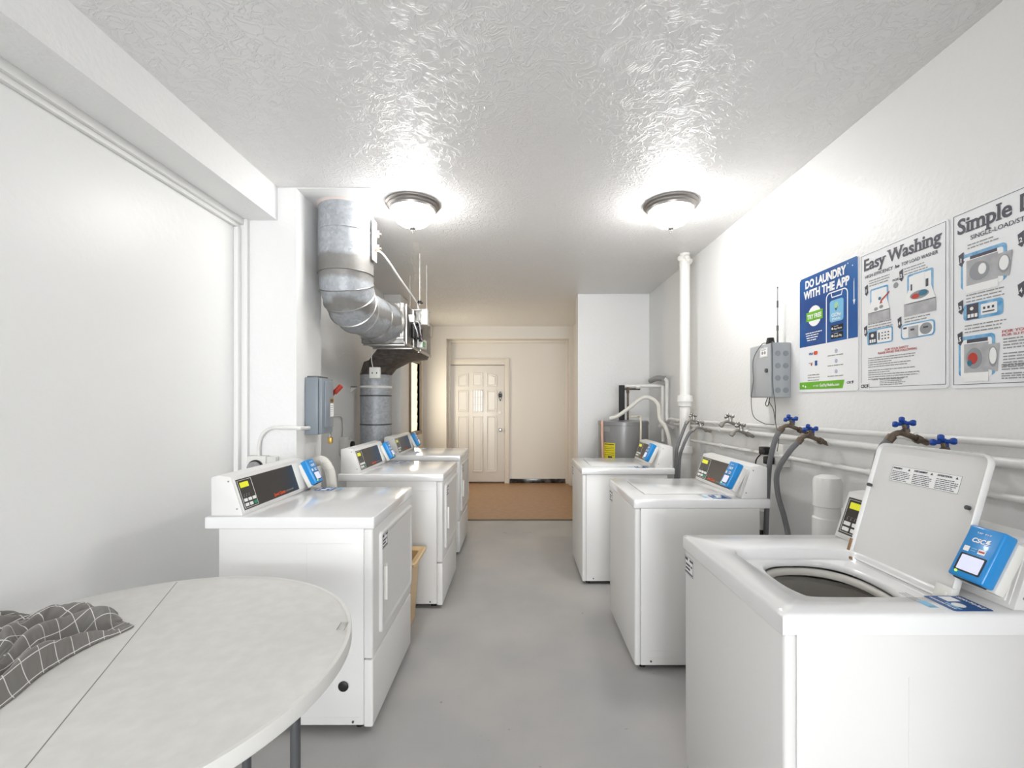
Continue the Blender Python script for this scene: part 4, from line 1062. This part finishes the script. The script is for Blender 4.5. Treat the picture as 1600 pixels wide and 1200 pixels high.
t = thing('water_pipe', 'white pipe loop above the water heater dropping along the corner', 'pipe', (1.4, 4.8, 1.5), group='white water pipes along the right wall')
T_ = Wm(t); c1 = at(1035, 0, 4.72)
mb = MB(T_); mb.tube([at(976, 603, 4.87), at(1030, 603, 4.80), at(1035.5, 604, 4.74), at(1035.5, 612, 4.72), at(1035.5, 690, 4.72)], .018, 14, k=5); obj('pipe', mb, M_PIPE, t)
mb = MB(T_); mb.tube([at(1038, 592, 4.62), at(1041, 594, 4.62), at(1042, 600, 4.62), at(1042, 655, 4.60), at(1048, 655, 4.5), at(1060, 657, 4.3)], .018, 14, k=5); obj('riser', mb, M_PIPE, t)
mb = MB(T_); mb.tube([at(1017, 595, 5.1), at(1027, 591, 4.8), at(1038, 592, 4.62)], .030, 14); obj('foil_insulation', mb, M_FOIL, t)
mb = MB(T_); mb.cyl(at(994, 604, 4.84), at(1000, 604, 4.83), .026, n=12).tube([at(1030, 666, 4.70), at(1040, 664, 4.65), at(1052, 668, 4.5)], .018, 12); obj('union_joint', mb, M_PIPE, t)

# ------------------------------------------------------------------ posters
def poster(label, y_far, y_near, z0, z1):
    t = thing('wall_poster', label, 'poster', (XR, y_far, z0), group='laundry instruction posters')
    Pm = Wm(t) @ basis((XR-.004, y_far, z0), (0, -1, 0), (0, 0, 1)); wd, hh = y_far-y_near, z1-z0
    obj('poster_board', MB(Pm).rrect(0, wd, 0, hh, .012, 0, .0035), M_POSTER, t)
    return t, Pm, wd, hh

t, P_, wd, hh = poster('blue and white poster reading DO LAUNDRY WITH THE APP', 2.499, 2.072, 1.455, 2.070)
zb = 1.699-1.455
mb = MB(P_); mb.mi = 0
mb.poly([(0, zb), (wd, zb), (wd, hh-.008), (wd-.008, hh), (.012, hh), (0, hh-.012)], .0006); mb.mi = 1
obj('blue_panel', mb, [mat('poster_blue', (18, 110, 185), .35, vary=(3.2, 1, (30, 72, 140)))], t)
mb = MB(P_); mb.text('DO LAUNDRY', .050, 2.010-1.455, .305, .040, .0016, bold=.045); mb.text('WITH THE APP', .036, 1.955-1.455, .340, .040, .0016, bold=.045); obj('heading_lettering', mb, M_WHITEP, t)
mb = MB(P_); U0, U1, V1 = .213, .366, 1.945-1.455; lw = .006
pts = rr_pts(U0, U1, zb-.05, V1, .028, 6)
for (a, b), (c, d) in zip(pts[:14], pts[1:14]):
    pass
k = 6
outl = [(U1, zb)]+[(U1-.028+.028*math.cos(PI/2*j/k), V1-.028+.028*math.sin(PI/2*j/k)) for j in range(k+1)]+[(U0+.028+.028*math.cos(PI/2+PI/2*j/k), V1-.028+.028*math.sin(PI/2+PI/2*j/k)) for j in range(k+1)]+[(U0, zb)]
inn = [(U1-lw, zb)]+[(U1-.028+.022*math.cos(PI/2*j/k), V1-.028+.022*math.sin(PI/2*j/k)) for j in range(k+1)]+[(U0+.028+.022*math.cos(PI/2+PI/2*j/k), V1-.028+.022*math.sin(PI/2+PI/2*j/k)) for j in range(k+1)]+[(U0+lw, zb)]
for i in range(len(outl)-1): mb.poly([outl[i], outl[i+1], inn[i+1], inn[i]], .0012)
mb.poly([(U0+.035, V1-.004), (U0+.042, V1-.030), (U1-.042, V1-.030), (U1-.035, V1-.004), (U1-.040, V1-.004), (U1-.046, V1-.025), (U0+.046, V1-.025), (U0+.040, V1-.004)], .0012)
obj('phone_outline', mb, M_WHITEP, t)
mb = MB(P_); mb.mi = 0; mb.rrect(.241, .336, 1.795-1.455, 1.902-1.455, .014, .0012)
mb.mi = 1; mb.text('CSCPay', .288, 1.822-1.455, .066, .015, .0018, center=True, bold=.02); mb.text('Mobile', .288, 1.803-1.455, .056, .013, .0018, center=True)
mb.mi = 2; mb.disc(.288, 1.874-1.455, .014, .0016, rv=.016); mb.mi = 3; mb.poly([(.278, 1.862-1.455), (.286, 1.846-1.455), (.300, 1.868-1.455), (.288, 1.858-1.455)], .0022)
obj('app_icon', mb, [M_LBLUE, M_WHITEP, mat('pale_green_print', (170, 215, 170), .5), M_DGREY], t)
mb = MB(P_)
for z in (1.748, 1.712):
    mb.mi = 0; mb.rrect(.249, .334, z-1.455, z+.030-1.455, .005, .0012)
    mb.mi = 1; mb.disc(.260, z+.015-1.455, .006, .0018); mb.text('App Store' if z > 1.73 else 'Google Play', .270, z+.008-1.455, .056, .010, .0018); mb.rect(.271, .300, z+.023-1.455, z+.025-1.455, .0018)
obj('store_button', mb, [M_BLACK, M_WHITEP], t)
mb = MB(P_); mb.poly([(.124+(.052+.003*(j % 2))*math.cos(2*PI*j/48), 1.853-1.455+(.052+.003*(j % 2))*math.sin(2*PI*j/48)) for j in range(48)], .0012); b_ = obj('round_badge', mb, M_WHITEP, t)
mb = MB(P_); mb.mi = 0; mb.rect(.058, .190, 1.830-1.455, 1.878-1.455, .0018); mb.mi = 1; mb.text('TRY FREE', .068, 1.842-1.455, .112, .022, .0024, bold=.03); obj('badge_banner', mb, [M_GREENP, M_WHITEP], b_)
mb = MB(P_); rng = random.Random(8)
for kk in range(4): mb.greek(.052+.004*kk, .185-.012*kk, .310-.0125*kk, .008, rng, .1, n=.0014)
mb.disc(.395, hh-.035, .003, .0014); mb.disc(.330, hh-.022, .004, .0014); mb.disc(.31, hh-.03, .0025, .0014); mb.disc(.365, hh-.017, .003, .0014)
mb.poly([(.402, .50), (.406, .52), (.407, .42), (.413, .42), (.405, .395), (.397, .42), (.402, .42)], .0014)
obj('small_print', mb, M_WHITEP, t)
mb = MB(P_); mb.mi = 0; mb.text('VISA', .076, 1.651-1.455, .036, .012, .001, bold=.02, slant=.2); mb.mi = 1; mb.disc(.128, 1.658-1.455, .010, .001); mb.mi = 2; mb.disc(.140, 1.658-1.455, .010, .0014)
mb.mi = 0; mb.rrect(.127, .146, 1.592-1.455, 1.618-1.455, .002, .001); mb.mi = 3; mb.rect(.078, .110, 1.606-1.455, 1.610-1.455, .001); mb.mi = 1; mb.disc(.100, 1.600-1.455, .006, .001)
mb.mi = 0
for z in (1.652, 1.603, 1.552):
    mb.disc(.285, z-1.455, .009, .001); mb.mi = 4; mb.disc(.285, z-1.455, .007, .0014); mb.mi = 0; mb.rect(.283, .287, z-.004-1.455, z+.004-1.455, .0018)
mb.mi = 3
for kk in range(3): mb.greek(.07, .168, .088-.014*kk, .007, rng, .1, n=.001)
for z in (1.630, 1.580, 1.528): mb.greek(.225, .345, z-1.455, .007, rng, .12, n=.001)
obj('payment_marks', mb, [M_BLUE2, M_RED, M_ORANGE, M_GREY, M_POSTER], t)
mb = MB(P_); mb.mi = 0; mb.poly([(0, .016), (.330, .014), (.342, .054), (0, .054)], .001); mb.mi = 1; mb.text('or visit', .115, .028, .042, .011, .0016); mb.text('GetPayMobile.com', .166, .027, .142, .014, .0016, bold=.015); mb.disc(.03, .035, .006, .0016); mb.disc(.05, .030, .006, .0016)
mb.mi = 2; mb.text('CSC', .358, .034, .030, .011, .001, bold=.02, slant=.2); mb.poly([(.393, .046), (.400, .048), (.397, .041), (.402, .041), (.392, .030), (.395, .038), (.390, .038)], .001)
obj('green_banner', mb, [M_GREENP, M_WHITEP, M_DGREY], t)

M_ILB = mat('print_blue_frame', (70, 150, 205), .45, vary=(40, 1, (140, 190, 225)))
M_ILG = mat('print_machine_grey', (196, 196, 198), .5, vary=(25, 1, (170, 170, 173)))
M_ILD = mat('print_drum_grey', (150, 152, 156), .5)
M_TEAL = mat('print_teal', (50, 115, 140), .5)
def arrow_badge(mb, u, v, num, s=1.):      # dark slanting arrow with a number; material 0 dark, 1 white
    mb.mi = 0; mb.poly([(u+.002*s, v+.034*s), (u+.020*s, v+.042*s), (u+.020*s, v+.010*s), (u+.024*s, v+.010*s), (u+.014*s, v-.008*s), (u+.002*s, v+.004*s), (u+.006*s, v+.005*s)], .0016)
    mb.mi = 1; mb.text(num, u+.008*s+(.002 if num == '1' else 0), v+.008*s, None if num == '1' else .008*s, .014*s, .0022, bold=.03)
def top_loader(mbl, u0, u1, v0, v1, cloth):   # mats: 0 blue, 1 grey, 2 drum, 3 white, 4 red, 5 teal, 6 dark
    w_ = u1-u0; h = v1-v0
    mbl.mi = 0; mbl.rrect(u0+.1*w_, u1-.08*w_, v0+.40*h, v1, .008, .001)
    mbl.mi = 3; mbl.rrect(u0+.16*w_, u1-.14*w_, v0+.40*h, v1-.05*h, .004, .0014)
    mbl.mi = 3; mbl.poly([(u0, v0+.30*h), (u1, v0+.30*h), (u1-.14*w_, v0+.62*h), (u0+.14*w_, v0+.62*h)], .0018)
    mbl.mi = 6; mbl.poly([(u0, v0+.29*h), (u1, v0+.29*h), (u1, v0+.305*h), (u0, v0+.305*h)], .0022)
    mbl.mi = 1; mbl.rect(u0, u1, v0, v0+.28*h, .0018)
    if cloth:
        mbl.mi = 3; mbl.rect(u0+.30*w_, u0+.66*w_, v0+.58*h, v1-.04*h, .0022); mbl.mi = 6; mbl.rect(u0+.22*w_, u0+.27*w_, v0+.60*h, v0+.75*h, .002); mbl.rect(u0+.70*w_, u0+.78*w_, v0+.60*h, v0+.78*h, .002)
        mbl.mi = 2; mbl.disc(u0+.5*w_, v0+.46*h, .30*w_, .0022, rv=.10*h); mbl.mi = 4; mbl.disc(u0+.38*w_, v0+.44*h, .13*w_, .0026, rv=.06*h); mbl.mi = 5; mbl.disc(u0+.62*w_, v0+.48*h, .14*w_, .0028, rv=.07*h)
    else:
        mbl.mi = 2; mbl.disc(u0+.38*w_, v0+.38*h, .09*w_, .0022, rv=.05*h); mbl.disc(u0+.62*w_, v0+.41*h, .09*w_, .0022, rv=.05*h)
        mbl.mi = 4; mbl.poly([(u0+.56*w_, v0+.50*h), (u0+.60*w_, v0+.60*h), (u0+.98*w_, v0+.80*h), (u0+1.0*w_, v0+.77*h), (u0+.64*w_, v0+.56*h), (u0+.68*w_, v0+.52*h)], .0028)
        mbl.mi = 5; mbl.disc(u0+.55*w_, v0+.66*h, .06*w_, .0022); mbl.mi = 2; mbl.disc(u1+.25*w_, v1-.10*h, .10*w_, .0016)
        mbl.mi = 6; mbl.text('POD', u1+.12*w_, v1+.02*h, .034, .010, .0016)
ILM = [M_ILB, M_ILG, M_ILD, M_WHITEP, M_RED, M_TEAL, M_DGREY]

t, P_, wd, hh = poster('white poster headed Easy Washing with top-load washer pictures', 2.060, 1.637, 1.452, 2.064)
Zp = lambda z: z-1.452
mb = MB(P_); mb.frame(.008, wd-.008, .014, hh-.008, .0014, .001); obj('border_line', mb, M_DGREY, t)
mb = MB(P_); mb.text('Easy Washing', .026, Zp(1.986), .374, .050, .0012, bold=.022, serif=True); obj('heading_lettering', mb, M_DGREY, t)
mb = MB(P_); mb.text('HIGH-EFFICIENCY', .032, Zp(1.950), .150, .014, .0012); mb.text('he', .192, Zp(1.950), .022, .014, .0012, slant=.2, bold=.02); mb.text('TOP LOAD WASHER', .224, Zp(1.950), .160, .014, .0012); obj('subheading_lettering', mb, M_DGREY, t)
mb = MB(P_); top_loader(mb, .050, .168, Zp(1.748), Zp(1.895), False); obj('picture', mb, ILM, t)
mb = MB(P_); top_loader(mb, .238, .376, Zp(1.742), Zp(1.905), True); obj('picture', mb, ILM, t)
mb = MB(P_); mb.mi = 0; mb.rrect(.045, .182, Zp(1.652), Zp(1.718), .010, .001); mb.mi = 3; mb.rrect(.100, .176, Zp(1.657), Zp(1.712), .006, .0014); mb.mi = 6; mb.rect(.055, .098, Zp(1.656), Zp(1.708), .0018)
mb.mi = 3
for q in range(3): mb.rect(.060+.012*q, .069+.012*q, Zp(1.661), Zp(1.675), .0024)
mb.disc(.075, Zp(1.692), .008, .0024)
mb.mi = 6
for q in range(9): mb.rect(.125+.016*(q % 3), .132+.016*(q % 3), Zp(1.668+.013*(q//3)), Zp(1.673+.013*(q//3)), .002)
mb.rect(.108, .114, Zp(1.668), Zp(1.70), .002)
obj('picture', mb, ILM, t)
mb = MB(P_); mb.mi = 0; mb.rrect(.222, .372, Zp(1.652), Zp(1.712), .016, .001); mb.mi = 3; mb.rrect(.228, .366, Zp(1.657), Zp(1.707), .012, .0014); mb.mi = 1; mb.rect(.258, .302, Zp(1.655), Zp(1.700), .0018); mb.mi = 2; mb.disc(.335, Zp(1.682), .026, .0018, rv=.022); mb.mi = 6; mb.rect(.234, .250, Zp(1.693), Zp(1.700), .002); mb.rect(.268, .285, Zp(1.683), Zp(1.690), .0024); mb.rect(.325, .345, Zp(1.684), Zp(1.690), .0024)
obj('picture', mb, ILM, t)
mb = MB(P_)
for u, z, q in ((.028, 1.880, '1'), (.212, 1.896, '2'), (.024, 1.700, '3'), (.204, 1.706, '4')): arrow_badge(mb, u, Zp(z), q)
obj('step_arrow', mb, [M_DGREY, M_WHITEP], t)
rng = random.Random(21)
def para(rows, h=.006):
    mb = MB(P_)
    for u, u2, z in rows: mb.greek(u, u2, z, h, rng, n=.0012)
    obj('paragraph', mb, M_GREY, t)
for u, z, u2 in ((.056, 1.932, .17), (.238, 1.932, .35), (.05, 1.742, .19), (.24, 1.730, .36)):
    para([(u, u2, Zp(z-.011*q)) for q in range(3 if z != 1.730 else 2)])
para([(.05, .31 if q != 2 else .18, Zp(1.592-.0095*q)) for q in range(5)], .0055)
para([(.05, .31 if q != 6 else .18, Zp(1.586-.0095*q)) for q in range(5, 10)], .0055)
para([(.115, .25, Zp(1.497-.0075*q)) for q in range(4)], .005); para([(.075, .108, Zp(1.497))], .005)
mb = MB(P_); mb.text('FOR YOUR SAFETY', .200, Zp(1.618), .115, .009, .0012, center=True); mb.text('PLEASE AVOID THE FOLLOWING', .200, Zp(1.607), .190, .009, .0012, center=True); obj('safety_lettering', mb, M_RED, t)
mb = MB(P_); mb.mi = 0; mb.rect(.004, .056, .004, .034, .0018); mb.mi = 1; mb.text('CSC', .008, .014, .034, .014, .0024, bold=.03, slant=.2); mb.poly([(.045, .028), (.053, .030), (.050, .022), (.055, .022), (.044, .010), (.047, .019), (.042, .019)], .0024); obj('logo', mb, [M_POSTER, M_DGREY], t)

t, P_, wd, hh = poster('white poster headed Simple, rightmost and nearest, with dryer pictures', 1.625, 1.200, 1.450, 2.066)
Zp = lambda z: z-1.450
mb = MB(P_); mb.frame(.008, wd-.008, .012, hh-.008, .0016, .001); obj('border_line', mb, M_DGREY, t)
mb = MB(P_); mb.text('Simple Drying', .024, Zp(1.988), .385, .052, .0012, bold=.022, serif=True); obj('heading_lettering', mb, M_DGREY, t)
mb = MB(P_); mb.text('SINGLE-LOAD/STACK DRYER', .070, Zp(1.956), .285, .015, .0012); obj('subheading_lettering', mb, M_DGREY, t)
def dryer_pic(u0, u1, v0, v1, clothes):
    mb = MB(P_); w_ = u1-u0; h = v1-v0
    mb.mi = 0; mb.poly(rr_pts(u0-.02, u1+.0, v0+.12*h, v1+.006, .014), .001); mb.mi = 3; mb.rrect(u0-.012, u1-.010, v0+.10*h, v1-.006, .008, .0013)
    mb.mi = 1; mb.rect(u0, u1-.2*w_, v0, v1-.14*h, .0016); mb.mi = 6; mb.rect(u0+.1*w_, u1-.22*w_, v1-.12*h, v1-.04*h, .0016)
    mb.mi = 2; mb.disc(u0+.34*w_, v0+.52*h, .26*w_, .002, rv=.24*h)
    if clothes: mb.mi = 4; mb.disc(u0+.30*w_, v0+.52*h, .16*w_, .0024, rv=.13*h); mb.mi = 5; mb.disc(u0+.20*w_, v0+.42*h, .08*w_, .0027, rv=.07*h)
    else: mb.mi = 3; mb.disc(u0+.42*w_, v0+.55*h, .10*w_, .0024, rv=.14*h)
    mb.mi = 1; mb.poly([(u1-.24*w_, v0+.26*h), (u1+.06*w_, v0+.20*h), (u1+.14*w_, v0+.80*h), (u1-.24*w_, v0+.80*h)], .0022)
    mb.mi = 2; mb.disc(u1-.05*w_, v0+.52*h, .14*w_, .0026, rv=.22*h); mb.mi = 3; mb.disc(u1-.05*w_, v0+.54*h, .11*w_, .003, rv=.18*h)
    mb.mi = 3; mb.rect(u0, u1-.2*w_, v0, v0+.20*h, .002)
    obj('picture', mb, ILM, t)
dryer_pic(.056, .185, Zp(1.775), Zp(1.905), False); dryer_pic(.048, .150, Zp(1.472), Zp(1.622), True); dryer_pic(.260, .385, Zp(1.775), Zp(1.905), False)
for u in (.045, .255):
    mb = MB(P_); mb.mi = 0; mb.rrect(u, u+.130, Zp(1.682), Zp(1.738), .012, .001); mb.mi = 6; mb.rect(u+.012, u+.052, Zp(1.684), Zp(1.736), .0016); mb.mi = 3; mb.rrect(u+.060, u+.112, Zp(1.692), Zp(1.728), .003, .0016)
    for q in range(3): mb.rect(u+.016+.012*q, u+.025+.012*q, Zp(1.690), Zp(1.702), .0022)
    mb.disc(u+.03, Zp(1.720), .006, .0022); mb.mi = 6
    for q in range(3): mb.rect(u+.068+.014*q, u+.075+.014*q, Zp(1.710), Zp(1.718), .0022)
    mb.rect(u+.066, u+.104, Zp(1.699), Zp(1.703), .0022); obj('picture', mb, ILM, t)
mb = MB(P_)
for u, z, q in ((.026, 1.880, '1'), (.215, 1.885, '2'), (.024, 1.715, '3'), (.215, 1.730, '4'), (.022, 1.606, '5')): arrow_badge(mb, u, Zp(z), q)
obj('step_arrow', mb, [M_DGREY, M_WHITEP], t)
rng = random.Random(22)
for u, z, u2, nn in ((.060, 1.938, .17, 2), (.255, 1.938, .38, 2), (.055, 1.766, .19, 3), (.255, 1.766, .38, 3), (.05, 1.662, .20, 3)):
    para([(u, u2, Zp(z-.011*q)) for q in range(nn)])
for a, b in ((0, 4), (4, 9)): para([(.175, .38, Zp(1.600-.0095*q-(.008 if q > 3 else 0))) for q in range(a, b)])
for a, b in ((0, 3), (3, 6)): para([(.170, .36, Zp(1.519-.0075*q-(.006 if q > 2 else 0))) for q in range(a, b)])
mb = MB(P_); mb.text('FOR YOUR SAFETY', .172, Zp(1.622), .15, .009, .0012); mb.text('POR SU PROPIA SEGURIDAD', .172, Zp(1.611), .19, .008, .0012); obj('safety_lettering', mb, M_RED, t)
